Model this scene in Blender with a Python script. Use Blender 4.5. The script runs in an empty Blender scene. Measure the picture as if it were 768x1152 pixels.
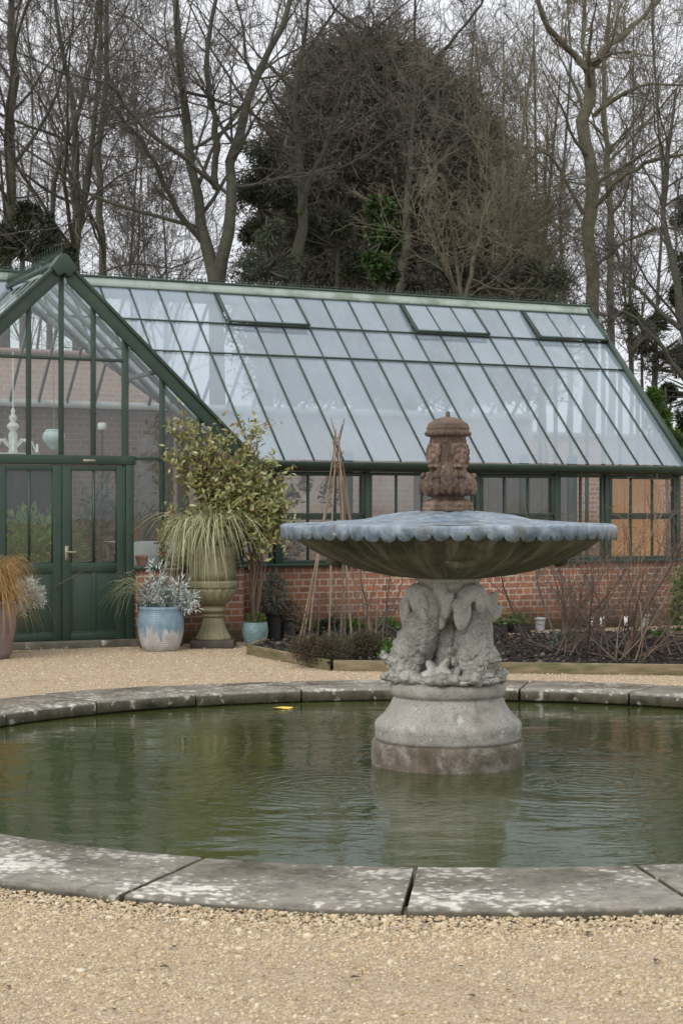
import bpy, math, random
import numpy as np
from mathutils import Vector, Matrix

rng = np.random.default_rng(11)
random.seed(5)
C = bpy.context.scene.collection
R = math.radians
F = 1930.0; HZ = 578.0; CAMZ = 1.58

def W(px, Y, z=0.0):
    """a place in the garden seen along a given bearing at a given distance"""
    return np.array(((px - 384.0) / F * Y, Y, z))
def ZY(py, Y):
    return CAMZ + (HZ - py) * Y / F

# ------------------------------------------------------------------ mesh builder
class MB:
    def __init__(s):
        s.v = []; s.f = []; s.n = 0
    def add(s, V, Fs):
        V = np.asarray(V, float).reshape(-1, 3)
        if not isinstance(Fs, list): Fs = [Fs]
        for f in Fs:
            f = np.asarray(f, int)
            if f.size:
                s.f.append(f.reshape(-1, f.shape[-1]) + s.n)
        s.v.append(V); s.n += len(V)
        return s
    def box(s, a, b):
        (x0, y0, z0), (x1, y1, z1) = a, b
        V = [(x0,y0,z0),(x1,y0,z0),(x1,y1,z0),(x0,y1,z0),(x0,y0,z1),(x1,y0,z1),(x1,y1,z1),(x0,y1,z1)]
        return s.add(V, np.array([(0,3,2,1),(4,5,6,7),(0,1,5,4),(1,2,6,5),(2,3,7,6),(3,0,4,7)]))
    def bar(s, p, q, w, h, up=(0,0,1)):
        p = np.array(p, float); q = np.array(q, float); d = q - p; d /= np.linalg.norm(d)
        sd = np.cross(d, up); sd /= np.linalg.norm(sd); u = np.cross(sd, d)
        V = []
        for e in (p, q):
            for a, b in ((-1,-1),(1,-1),(1,1),(-1,1)):
                V.append(e + sd*a*w/2 + u*b*h/2)
        return s.add(V, np.array([(0,1,2,3),(7,6,5,4),(0,4,5,1),(1,5,6,2),(2,6,7,3),(3,7,4,0)]))
    def prism(s, poly, y0, y1):
        """a polygon in x,z given depth along y"""
        n = len(poly)
        V = [(x, y0, z) for x, z in poly] + [(x, y1, z) for x, z in poly]
        s.add(V, [np.array([list(range(n))]), np.array([[n + i for i in range(n)][::-1]])] +
              [np.array([(i, n + i, n + (i+1) % n, (i+1) % n)]) for i in range(n)])
        return s
    def lathe(s, prof, seg=48, c=(0,0,0), fn=None, cap=True):
        prof = np.array(prof, float); K = len(prof)
        th = np.linspace(0, 2*math.pi, seg, endpoint=False)
        r = np.repeat(prof[:, 0][:, None], seg, 1); z = np.repeat(prof[:, 1][:, None], seg, 1)
        if fn is not None: r, z = fn(r, z, np.repeat(th[None], K, 0))
        V = np.stack((c[0] + r*np.cos(th), c[1] + r*np.sin(th), c[2] + z), -1).reshape(-1, 3)
        i = np.arange(K-1)[:, None]*seg; j = np.arange(seg)[None]; j2 = (j+1) % seg
        q = np.stack((i+j, i+j2, i+seg+j2, i+seg+j), -1).reshape(-1, 4)
        Fs = [q]
        if cap:
            Fs += [np.array([list(range(seg))[::-1]]), np.array([[(K-1)*seg + k for k in range(seg)]])]
        return s.add(V, Fs)
    def tubes(s, P, Rr, sides=4):
        P = np.asarray(P, float); Rr = np.asarray(Rr, float)
        if P.ndim == 2: P = P[None]; Rr = Rr[None]
        N, K = P.shape[:2]
        T = np.empty_like(P); T[:, 1:-1] = P[:, 2:] - P[:, :-2]; T[:, 0] = P[:, 1] - P[:, 0]; T[:, -1] = P[:, -1] - P[:, -2]
        T /= np.linalg.norm(T, axis=-1, keepdims=True) + 1e-9
        m = T.mean(1); ref = np.where(np.abs(m[:, 2:3]) > .8, np.array([[1., 0, 0]]), np.array([[0, 0, 1.]]))
        A = np.cross(T, ref[:, None]); A /= np.linalg.norm(A, axis=-1, keepdims=True) + 1e-9
        B = np.cross(T, A)
        th = np.arange(sides)/sides*2*math.pi
        V = P[:, :, None] + Rr[:, :, None, None]*(A[:, :, None]*np.cos(th)[None, None, :, None] + B[:, :, None]*np.sin(th)[None, None, :, None])
        n = (np.arange(N)*K*sides)[:, None, None]; k = (np.arange(K-1)*sides)[None, :, None]; j = np.arange(sides)[None, None]; j2 = (j+1) % sides
        q = np.stack(np.broadcast_arrays(n+k+j, n+k+j2, n+k+sides+j2, n+k+sides+j), -1).reshape(-1, 4)
        return s.add(V.reshape(-1, 3), q)
    def ell(s, c, r, seg=14, rings=8, M=None):
        th = np.linspace(0, 2*math.pi, seg, endpoint=False); ph = np.linspace(0.02, math.pi-.02, rings)
        V = np.stack((np.outer(np.sin(ph), np.cos(th)), np.outer(np.sin(ph), np.sin(th)), np.outer(np.cos(ph), np.ones(seg))), -1).reshape(-1, 3)*np.array(r)
        if M is not None: V = V @ np.array(M).T
        V = V + np.array(c)
        i = np.arange(rings-1)[:, None]*seg; j = np.arange(seg)[None]; j2 = (j+1) % seg
        q = np.stack((i+j, i+seg+j, i+seg+j2, i+j2), -1).reshape(-1, 4)
        return s.add(V, [q, np.array([list(range(seg))]), np.array([[(rings-1)*seg+k for k in range(seg)][::-1]])])
    def leaves(s, P, D, L, Wd, fold=.25, nrm=None):
        """folded pointed leaves: base, left, tip, right"""
        N = len(P); D = D/(np.linalg.norm(D, axis=1, keepdims=True)+1e-9)
        if nrm is None: nrm = rng.normal(size=(N, 3))
        S = np.cross(D, nrm); S /= np.linalg.norm(S, axis=1, keepdims=True)+1e-9
        U = np.cross(S, D)
        L = np.broadcast_to(L, (N,))[:, None]; Wd = np.broadcast_to(Wd, (N,))[:, None]
        m = P + D*L*.45 + U*fold*Wd
        V = np.stack((P, m + S*Wd*.5, P + D*L - U*fold*L*.3, m - S*Wd*.5), 1).reshape(-1, 3)
        b = np.arange(N)[:, None]*4
        return s.add(V, np.concatenate((b + np.array([[0, 2, 1]]), b + np.array([[0, 3, 2]]))))
    def blades(s, P, w):
        """grass blades: ribbons (N,K,3) narrowing to the tip"""
        N, K = P.shape[:2]
        T = P[:, -1] - P[:, 0]; S = np.cross(T, np.array([0, 0, 1.])) + rng.normal(size=(N, 3))*.15
        S /= np.linalg.norm(S, axis=1, keepdims=True)+1e-9
        wd = np.broadcast_to(w, (N,))[:, None]*np.sqrt(np.clip(1-np.linspace(0, .98, K), 0, 1))[None]
        V = np.stack((P + S[:, None]*wd[..., None]*.5, P - S[:, None]*wd[..., None]*.5), 2).reshape(-1, 3)
        n = (np.arange(N)*K*2)[:, None]; k = (np.arange(K-1)*2)[None]
        q = np.stack((n+k, n+k+1, n+k+3, n+k+2), -1).reshape(-1, 4)
        return s.add(V, q)
    def build(s, name, mat, parent=None, smooth=False, loc=None, bevel=0, **props):
        me = bpy.data.meshes.new(name)
        V = np.concatenate(s.v)
        me.vertices.add(len(V)); me.vertices.foreach_set('co', V.astype(np.float32).ravel())
        loops = np.concatenate([f.ravel() for f in s.f]); tot = np.concatenate([np.full(len(f), f.shape[1]) for f in s.f])
        me.loops.add(len(loops)); me.loops.foreach_set('vertex_index', loops.astype(np.int32))
        me.polygons.add(len(tot)); st = np.concatenate(([0], np.cumsum(tot)[:-1]))
        me.polygons.foreach_set('loop_start', st.astype(np.int32)); me.polygons.foreach_set('loop_total', tot.astype(np.int32))
        me.update(calc_edges=True); me.validate()
        if smooth: me.polygons.foreach_set('use_smooth', np.ones(len(me.polygons), bool))
        o = bpy.data.objects.new(name, me); C.objects.link(o)
        me.materials.append(mat)
        if parent is not None: o.parent = parent
        if loc is not None: o.location = loc
        if bevel:
            b = o.modifiers.new('edge', 'BEVEL'); b.width = bevel; b.segments = 2; b.limit_method = 'ANGLE'; b.angle_limit = R(40)
        for k, v in props.items(): o[k] = v
        return o

def thing(name, label, cat, loc=(0,0,0), rz=0, group=None):
    o = bpy.data.objects.new(name, None); C.objects.link(o)
    o.location = tuple(float(x) for x in loc); o.rotation_euler = (0, 0, rz); o['label'] = label; o['category'] = cat
    o.empty_display_size = .1
    if group: o['group'] = group
    return o
def tag(o, label, cat, group=None):
    o['label'] = label; o['category'] = cat
    if group: o['group'] = group
    return o
def dup(root, loc, rz, label, scale=1.0):
    r = root.copy(); C.objects.link(r); r.location = tuple(float(x) for x in loc); r.rotation_euler = (0, 0, rz); r['label'] = label
    r.scale = (scale,)*3
    for ch in list(root.children):
        c = ch.copy(); C.objects.link(c); c.parent = r
    return r

# ------------------------------------------------------------------ materials
def lin(c):
    return tuple(((x/12.92) if x <= .04045 else ((x+.055)/1.055)**2.4) for x in (v/255 for v in c))
class NT:
    def __init__(s, name):
        s.m = bpy.data.materials.new(name); s.m.use_nodes = True; s.t = s.m.node_tree
        for n in list(s.t.nodes): s.t.nodes.remove(n)
        s.out = s.n('ShaderNodeOutputMaterial')
    def n(s, typ, **kw):
        x = s.t.nodes.new(typ)
        for k, v in kw.items():
            if k.startswith('i_'):
                x.inputs[k[2:].replace('_', ' ')].default_value = v
            else: setattr(x, k, v)
        return x
    def l(s, a, b): s.t.links.new(a, b)
    def coord(s, which='Object', scale=(1,1,1), loc=(0,0,0)):
        c = s.n('ShaderNodeTexCoord'); m = s.n('ShaderNodeMapping')
        m.inputs['Scale'].default_value = scale; m.inputs['Location'].default_value = loc
        s.l(c.outputs[which], m.inputs[0]); return m.outputs[0]
    def noise(s, vec, scale, detail=4, rough=.55, dist=0):
        x = s.n('ShaderNodeTexNoise'); x.inputs['Scale'].default_value = scale; x.inputs['Detail'].default_value = detail
        x.inputs['Roughness'].default_value = rough; x.inputs['Distortion'].default_value = dist
        s.l(vec, x.inputs['Vector']); return x.outputs['Fac']
    def ramp(s, fac, stops):
        x = s.n('ShaderNodeValToRGB'); e = x.color_ramp.elements
        while len(e) < len(stops): e.new(.5)
        for el, (p, c) in zip(e, stops):
            el.position = p; el.color = (*c, 1) if not isinstance(c, (int, float)) else (c, c, c, 1)
        s.l(fac, x.inputs[0]); return x.outputs[0]
    def mix(s, fac, a, b, mode='MIX'):
        x = s.n('ShaderNodeMix', data_type='RGBA', blend_type=mode)
        for sock, v in ((x.inputs[0], fac), (x.inputs[6], a), (x.inputs[7], b)):
            if hasattr(v, 'links'): s.l(v, sock)
            elif isinstance(v, (int, float)): sock.default_value = v
            else: sock.default_value = (*v, 1)
        return x.outputs[2]
    def math(s, op, a, b=0.0, clamp=False):
        x = s.n('ShaderNodeMath', operation=op, use_clamp=clamp)
        for sock, v in ((x.inputs[0], a), (x.inputs[1], b)):
            if hasattr(v, 'links'): s.l(v, sock)
            else: sock.default_value = v
        return x.outputs[0]
    def bump(s, h, strength=.3, dist=.01, normal=None):
        x = s.n('ShaderNodeBump'); x.inputs['Strength'].default_value = strength; x.inputs['Distance'].default_value = dist
        s.l(h, x.inputs['Height'])
        if normal is not None: s.l(normal, x.inputs['Normal'])
        return x.outputs[0]
    def pbsdf(s, color, rough=.7, normal=None, spec=.5, metal=0, subs=0):
        b = s.n('ShaderNodeBsdfPrincipled')
        for k, v in (('Base Color', color), ('Roughness', rough), ('Specular IOR Level', spec), ('Metallic', metal)):
            if hasattr(v, 'links'): s.l(v, b.inputs[k])
            elif isinstance(v, (int, float)): b.inputs[k].default_value = v
            else: b.inputs[k].default_value = (*v, 1)
        if normal is not None: s.l(normal, b.inputs['Normal'])
        return b.outputs[0]
    def done(s, sh): s.l(sh, s.out.inputs[0]); return s.m

def mat_noise(name, c1, c2, scale=6, rough=.7, bump=.2, bscale=None, bdist=.01, spec=.4, c3=None, sc3=1.5, t3=(.5, .65), stretch=(1,1,1)):
    t = NT(name); v = t.coord(scale=stretch)
    col = t.ramp(t.noise(v, scale, 6, .6), [(.3, c1), (.7, c2)])
    if c3 is not None:
        col = t.mix(t.ramp(t.noise(v, sc3, 5, .6), [(t3[0], 0.), (t3[1], 1.)]), col, c3)
    n = t.bump(t.noise(v, bscale or scale*4, 6, .65), bump, bdist) if bump else None
    return t.done(t.pbsdf(col, rough, n, spec))

def mat_leaf(name, cols, rough=.5, trans=.25, spec=.4):
    """leaf colours vary from leaf to leaf"""
    t = NT(name); g = t.n('ShaderNodeNewGeometry')
    st = [(i/max(1, len(cols)-1), c) for i, c in enumerate(cols)]
    col = t.ramp(g.outputs['Random Per Island'], st)
    p = t.pbsdf(col, rough, None, spec)
    if trans:
        tr = t.n('ShaderNodeBsdfTranslucent'); t.l(col, tr.inputs[0])
        ms = t.n('ShaderNodeMixShader'); ms.inputs[0].default_value = trans
        t.l(p, ms.inputs[1]); t.l(tr.outputs[0], ms.inputs[2]); p = ms.outputs[0]
    return t.done(p)

GREEN = mat_noise('green_paint', (.022,.044,.031), (.03,.057,.04), 5, .42, .08, 60, .002, .45, c3=(.06,.075,.055), sc3=3, t3=(.56,.8))
GREEN_IN = mat_noise('green_paint_inside', (.14,.17,.165), (.2,.23,.225), 5, .5, .05)
RIDGE = mat_noise('ridge_flashing', (.24,.3,.26), (.32,.37,.33), 4, .45, .1, c3=(.16,.2,.15), sc3=2.5)
WHITE = mat_noise('white_paint', (.6,.6,.57), (.75,.75,.72), 6, .6, .05)
CLOTH = mat_noise('white_cloth', (.55,.55,.54), (.7,.7,.69), 8, .9, .2)
METAL = mat_noise('worn_brass', (.25,.22,.15), (.35,.32,.24), 20, .4, .1)
BLACKP = mat_noise('black_plastic', (.012,.013,.014), (.02,.021,.022), 9, .5, .05)
TERRA = mat_noise('terracotta', (.3,.11,.06), (.38,.16,.09), 12, .8, .1)
ORANGE = mat_noise('orange_board', (.75,.32,.1), (.85,.42,.17), 4, .6, .05, stretch=(6,6,.6), c3=(.3,.12,.05), sc3=7, t3=(.68,.74))
GREYWOOD = mat_noise('grey_timber', (.13,.11,.095), (.22,.195,.17), 5, .8, .2, stretch=(5,5,.5))
EDGEW = mat_noise('bed_board', (.13,.1,.055), (.26,.21,.125), 4, .85, .4, 30, stretch=(1,1,5), c3=(.09,.1,.035), sc3=2.2)
BARK = mat_noise('bark', (.035,.033,.028), (.1,.093,.078), 7, .9, .8, 16, .04, c3=(.075,.085,.05), sc3=1.3, t3=(.45,.65))  # grey lightened a little to carry the haze over the trees
TWIG = mat_noise('twig', (.08,.073,.064), (.13,.12,.104), 2, .9, 0)  # greyer and paler: haze over the trees put into the colour
BARKL = mat_noise('pale_bark', (.06,.054,.038), (.16,.145,.105), 7, .9, .8, 16, .04, c3=(.1,.11,.06), sc3=1.3, t3=(.45,.65))
TWIGL = mat_noise('pale_twig', (.12,.102,.07), (.19,.165,.115), 2, .9, 0)
TWIGD = mat_noise('dark_twig', (.1,.087,.07), (.165,.145,.115), 2, .9, 0)
CANE = mat_noise('rose_cane', (.075,.05,.038), (.15,.105,.075), 3, .75, 0)
HAZEL = mat_noise('hazel_stick', (.16,.115,.075), (.29,.22,.155), 6, .85, .2)
STRAW = mat_leaf('amber_grass', [(.5,.25,.07), (.34,.17,.05), (.55,.36,.14), (.24,.2,.07), (.42,.32,.18)], .6, .3)
CAREX = mat_leaf('variegated_sedge', [(.42,.43,.24), (.6,.6,.4), (.25,.29,.13), (.5,.48,.3), (.33,.28,.16)], .5, .25)
SILVER = mat_leaf('silver_leaf', [(.62,.68,.66), (.45,.51,.48), (.75,.8,.78), (.25,.32,.24)], .8, .2)
LEAF_MIX = mat_leaf('autumn_tinged_leaf', [(.24,.27,.09), (.34,.35,.13), (.17,.22,.07), (.44,.44,.21), (.26,.29,.09), (.34,.18,.08), (.22,.27,.08), (.5,.48,.27), (.35,.35,.13)], .35, .25, .6)
LEAF_DK = mat_leaf('dark_evergreen_leaf', [(.028,.04,.019), (.046,.062,.028), (.022,.032,.016)], .5, .15)
LEAF_IVY = mat_leaf('ivy_leaf', [(.035,.075,.02), (.06,.11,.03), (.03,.055,.018)], .4, .15)
LEAF_GR = mat_leaf('green_leaf', [(.06,.13,.025), (.1,.19,.04), (.04,.09,.02), (.16,.24,.05)], .45, .3)
LEAF_LUSH = mat_leaf('lush_leaf', [(.12,.24,.05), (.2,.34,.08), (.08,.17,.035), (.3,.4,.1)], .45, .4)
LEAF_GREY = mat_leaf('grey_leaf', [(.12,.15,.12), (.2,.23,.19), (.07,.1,.07)], .6, .2)
LEAF_CONE = mat_leaf('conifer_spray', [(.05,.065,.04), (.09,.11,.065), (.035,.05,.03)], .6, .1)
LEAF_BR = mat_leaf('brown_leaf', [(.085,.078,.062), (.115,.104,.082), (.062,.06,.046), (.07,.078,.055)], .7, .1)
HEATH = mat_leaf('heather_leaf', [(.085,.06,.035), (.06,.055,.025), (.12,.085,.05), (.05,.055,.025)], .7, .1)
REDF = mat_leaf('red_flower', [(.5,.02,.03), (.4,.02,.02)], .5, .1)
DRIED = mat_leaf('dried_flower', [(.45,.3,.12), (.25,.16,.09), (.35,.28,.18)], .8, .1)

def stone(name, c1, c2, c3, white=(.55,.55,.52), wt=(.6,.68), wsc=9, dark=(.07,.07,.055), dt=(.5,.7), rough=.75, bump=.5, bd=.012, rust=None, scales=0, streak=None):
    t = NT(name); v = t.coord()
    col = t.ramp(t.noise(v, 5, 8, .65), [(.25, c1), (.5, c2), (.75, c3)])
    col = t.mix(t.ramp(t.noise(v, 2.6, 6, .65, .4), [(dt[0], 0.), (dt[1], .85)]), col, dark)
    if rust is not None:
        col = t.mix(t.ramp(t.noise(t.coord(loc=(7,3,1)), 4, 6, .65, .4), [(.5, 0.), (.66, .9)]), col, rust)
    col = t.mix(t.ramp(t.noise(t.coord(loc=(3,9,2)), wsc, 5, .6, .3), [(wt[0], 0.), (wt[1], .9)]), col, white)
    col = t.mix(t.ramp(t.noise(v, 70, 3, .7), [(.3, .55), (.5, 0.)]), col, dark)
    if streak is not None:
        tc = t.n('ShaderNodeTexCoord'); sp = t.n('ShaderNodeSeparateXYZ'); t.l(tc.outputs['Object'], sp.inputs[0])
        cb = t.n('ShaderNodeCombineXYZ'); t.l(t.math('MULTIPLY', t.math('ARCTAN2', sp.outputs[1], sp.outputs[0]), 7.0), cb.inputs[0]); t.l(t.math('MULTIPLY', sp.outputs[2], 2.2), cb.inputs[1])
        col = t.mix(t.ramp(t.noise(cb.outputs[0], 1.3, 6, .7, .3), [(.48, 0.), (.62, .8)]), col, streak)
        cb2 = t.n('ShaderNodeVectorMath', operation='ADD'); t.l(cb.outputs[0], cb2.inputs[0]); cb2.inputs[1].default_value = (5, 9, 2)
        col = t.mix(t.ramp(t.noise(cb2.outputs[0], 1.1, 6, .7, .3), [(.52, 0.), (.68, .75)]), col, dark)
    h = t.math('ADD', t.noise(v, 24, 8, .7), t.math('MULTIPLY', t.noise(v, 110, 4, .7), .5))
    if scales:
        vo = t.n('ShaderNodeTexVoronoi', feature='F1'); vo.inputs['Scale'].default_value = scales; t.l(v, vo.inputs['Vector'])
        h = t.math('ADD', h, t.math('MULTIPLY', vo.outputs['Distance'], -1.1))
    n = t.bump(h, bump, bd)
    return t.done(t.pbsdf(col, rough, n, .35))
ST_BASE = stone('pedestal_stone', (.2,.19,.165), (.35,.33,.29), (.45,.43,.385), dt=(.56,.78), wt=(.62,.7))
ST_PLINTH = stone('plinth_stone', (.06,.048,.034), (.155,.128,.095), (.26,.225,.175), wt=(.5,.74), wsc=6, white=(.4,.375,.32), dark=(.045,.042,.03), dt=(.48,.64), rust=(.085,.062,.038))
ST_DOLPH = stone('carved_stone', (.21,.205,.175), (.42,.412,.37), (.57,.56,.515), dark=(.06,.06,.04), dt=(.53,.7), wt=(.6,.72), scales=34, bump=.8, bd=.014)
ST_TAIL = stone('smooth_carved_stone', (.3,.294,.25), (.5,.492,.445), (.62,.61,.56), dark=(.11,.11,.075), dt=(.56,.74), wt=(.6,.72), bump=.35)  # paler than the body stone: tail highlights put into the colour
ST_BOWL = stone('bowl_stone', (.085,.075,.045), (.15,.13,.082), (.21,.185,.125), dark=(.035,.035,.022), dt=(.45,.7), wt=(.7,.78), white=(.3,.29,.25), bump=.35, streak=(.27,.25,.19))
ST_FINIAL = stone('finial_stone', (.085,.055,.04), (.2,.135,.095), (.34,.25,.185), dark=(.04,.028,.02), dt=(.42,.62), wt=(.68,.74), white=(.4,.34,.29), bump=.7)
ST_URN = stone('urn_stone', (.16,.15,.085), (.24,.22,.13), (.31,.28,.18), dark=(.09,.085,.04), dt=(.5,.7), wt=(.72,.8), bump=.5)
ST_STEP = stone('step_stone', (.08,.075,.055), (.14,.13,.1), (.2,.19,.15), dark=(.05,.055,.03))

def blue_lead():
    t = NT('blue_lead'); v = t.coord()
    col = t.ramp(t.noise(v, 10, 8, .7, .5), [(.3, (.07,.1,.13)), (.5, (.19,.25,.305)), (.72, (.4,.44,.48))])
    col = t.mix(t.ramp(t.noise(t.coord(loc=(4,1,0)), 4, 7, .7), [(.52, 0.), (.66, .85)]), col, (.12,.115,.09))
    col = t.mix(t.ramp(t.noise(t.coord(scale=(1,1,.3)), 13, 6, .7), [(.5, 0.), (.7, .8)]), col, (.06,.085,.11))
    col = t.mix(t.ramp(t.noise(t.coord(loc=(1,5,0)), 9, 4, .6), [(.64, 0.), (.7, .8)]), col, (.6,.63,.65))
    n = t.bump(t.noise(v, 40, 6, .7), .35, .006)
    return t.done(t.pbsdf(col, .38, n, .5))
BLUE = blue_lead()

def brick_mat(name, c1, c2, mortar, stain=True, wash=0.0):
    t = NT(name); tc = t.n('ShaderNodeTexCoord'); sp = t.n('ShaderNodeSeparateXYZ'); t.l(tc.outputs['Object'], sp.inputs[0])
    cb = t.n('ShaderNodeCombineXYZ'); t.l(t.math('ADD', sp.outputs[0], sp.outputs[1]), cb.inputs[0]); t.l(sp.outputs[2], cb.inputs[1])
    wob = t.n('ShaderNodeTexNoise'); wob.inputs['Scale'].default_value = 7; t.l(tc.outputs['Object'], wob.inputs['Vector'])
    va = t.n('ShaderNodeVectorMath', operation='MULTIPLY_ADD'); t.l(wob.outputs['Color'], va.inputs[0]); va.inputs[1].default_value = (.012,.012,0); t.l(cb.outputs[0], va.inputs[2])
    b = t.n('ShaderNodeTexBrick', offset=.5, offset_frequency=2, squash=.5, squash_frequency=2)
    b.inputs['Scale'].default_value = 1; b.inputs['Brick Width'].default_value = .232; b.inputs['Row Height'].default_value = .083
    b.inputs['Mortar Size'].default_value = .0095; b.inputs['Mortar Smooth'].default_value = .15; b.inputs['Bias'].default_value = -.1
    b.inputs['Color1'].default_value = (*c1, 1); b.inputs['Color2'].default_value = (*c2, 1); b.inputs['Mortar'].default_value = (*mortar, 1)
    t.l(va.outputs[0], b.inputs['Vector'])
    v = tc.outputs['Object']
    col = t.mix(t.math('MULTIPLY', t.noise(v, 16, 6, .7), .75), b.outputs['Color'], (.12,.085,.065), 'MIX')
    col = t.mix(t.ramp(t.noise(v, 1.3, 5, .6), [(.5, 0.), (.75, .45)]), col, (.12,.09,.07))
    if wash:
        col = t.mix(t.ramp(t.noise(v, 1.1, 6, .65), [(.3, wash), (.7, wash*.35)]), col, (.64,.52,.46))
    if stain:
        zz = t.math('ADD', sp.outputs[2], t.math('MULTIPLY', t.noise(v, 2.2, 5, .7), .38))
        col = t.mix(t.ramp(zz, [(.24, .88), (.48, 0.)]), col, (.085,.085,.05))
    h = t.math('ADD', t.math('MULTIPLY', b.outputs['Fac'], -1.0), t.math('MULTIPLY', t.noise(v, 50, 4, .7), .4))
    return t.done(t.pbsdf(col, .85, t.bump(h, .5, .008), .25))
BRICK = brick_mat('red_brick', (.44,.17,.085), (.24,.1,.065), (.56,.46,.36))
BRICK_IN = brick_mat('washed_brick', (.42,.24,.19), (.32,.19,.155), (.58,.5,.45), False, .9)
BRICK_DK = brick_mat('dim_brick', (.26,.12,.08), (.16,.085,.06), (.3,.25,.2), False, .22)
BRICK_OLD = brick_mat('old_wall_brick', (.56,.33,.27), (.46,.27,.22), (.6,.5,.44), False, .3)

def glass_mat(name, dirt, dcol, trans, spec=1.0, rough=.015):
    t = NT(name); v = t.coord()
    tr = t.n('ShaderNodeBsdfTransparent'); tr.inputs[0].default_value = (*trans, 1)
    df = t.n('ShaderNodeBsdfDiffuse'); tl = t.n('ShaderNodeBsdfTranslucent')
    df.inputs[0].default_value = (*dcol, 1); tl.inputs[0].default_value = (*dcol, 1)
    d2 = t.n('ShaderNodeMixShader'); d2.inputs[0].default_value = .5; t.l(df.outputs[0], d2.inputs[1]); t.l(tl.outputs[0], d2.inputs[2])
    a = t.n('ShaderNodeMixShader'); 
    gi = t.n('ShaderNodeNewGeometry')
    dd = t.math('MULTIPLY', t.ramp(t.noise(t.coord(scale=(1.2,1.2,.3)), 1.6, 6, .65), [(.2, max(0, dirt*.82)), (.8, min(1, dirt*1.15))]), t.ramp(gi.outputs['Random Per Island'], [(0, .74), (1, 1.0)]))
    streak = t.ramp(t.noise(t.coord(scale=(9,.7,.7)), 2.5, 5, .7), [(.55, 0.), (.8, .1)])
    t.l(t.math('ADD', dd, streak, True), a.inputs[0])
    t.l(tr.outputs[0], a.inputs[1]); t.l(d2.outputs[0], a.inputs[2])
    gl = t.n('ShaderNodeBsdfGlossy'); gl.inputs['Roughness'].default_value = rough; gl.inputs[0].default_value = (1,1,1,1)
    t.l(t.bump(t.noise(v, 1.6, 2, .5), .05, .02), gl.inputs['Normal'])
    lw = t.n('ShaderNodeLayerWeight'); lw.inputs['Blend'].default_value = .5
    fr = t.math('ADD', t.math('MULTIPLY', t.math('POWER', lw.outputs['Facing'], 5.0), .9), .042)
    b = t.n('ShaderNodeMixShader'); t.l(t.math('MULTIPLY', fr, 1.7*spec, True), b.inputs[0])
    t.l(a.outputs[0], b.inputs[1]); t.l(gl.outputs[0], b.inputs[2])
    return t.done(b.outputs[0])
GLASS_ROOF = glass_mat('roof_glass', .68, (.5,.63,.74), (.86,.9,.92))
GLASS = glass_mat('window_glass', .05, (.7,.74,.76), (.9,.94,.93))
GLASS_GABLE = glass_mat('gable_glass', .07, (.66,.72,.75), (.88,.93,.93), 1.0)

def gravel_mat():
    t = NT('gravel'); v = t.coord()
    vo = t.n('ShaderNodeTexVoronoi', feature='F1'); vo.inputs['Scale'].default_value = 110; t.l(v, vo.inputs['Vector'])
    sp = t.n('ShaderNodeSeparateColor'); t.l(vo.outputs['Color'], sp.inputs[0])
    col = t.ramp(sp.outputs[0], [(0, (.29,.2,.125)), (.35, (.44,.325,.21)), (.7, (.54,.42,.29)), (1, (.64,.56,.45))])
    col = t.mix(t.ramp(t.noise(v, .9, 6, .65), [(.35, .35), (.65, 0.)]), col, (.3,.22,.135))
    col = t.mix(t.ramp(t.noise(v, 9, 5, .7), [(.4, .4), (.6, 0.)]), col, (.25,.18,.105))
    n = t.bump(t.math('ADD', vo.outputs['Distance'], t.math('MULTIPLY', t.noise(v, 14, 4, .7), 1.2)), .7, .012)
    return t.done(t.pbsdf(col, .8, n, .3))
GRAVEL = gravel_mat()
PEBBLE = mat_leaf('pebble', [(.32,.235,.135), (.47,.36,.215), (.54,.43,.28), (.39,.29,.17), (.62,.55,.42), (.49,.38,.235), (.3,.25,.19), (.45,.34,.2), (.57,.47,.32)], .7, 0, .35)
SOIL = mat_noise('dark_soil', (.014,.012,.01), (.04,.033,.028), 30, .9, 1.0, 60, .03, .2)
SOILBIT = mat_leaf('soil_crumb', [(.015,.013,.011), (.035,.028,.023), (.022,.018,.016), (.05,.042,.036), (.16,.13,.1)], .9, 0, .2)

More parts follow.
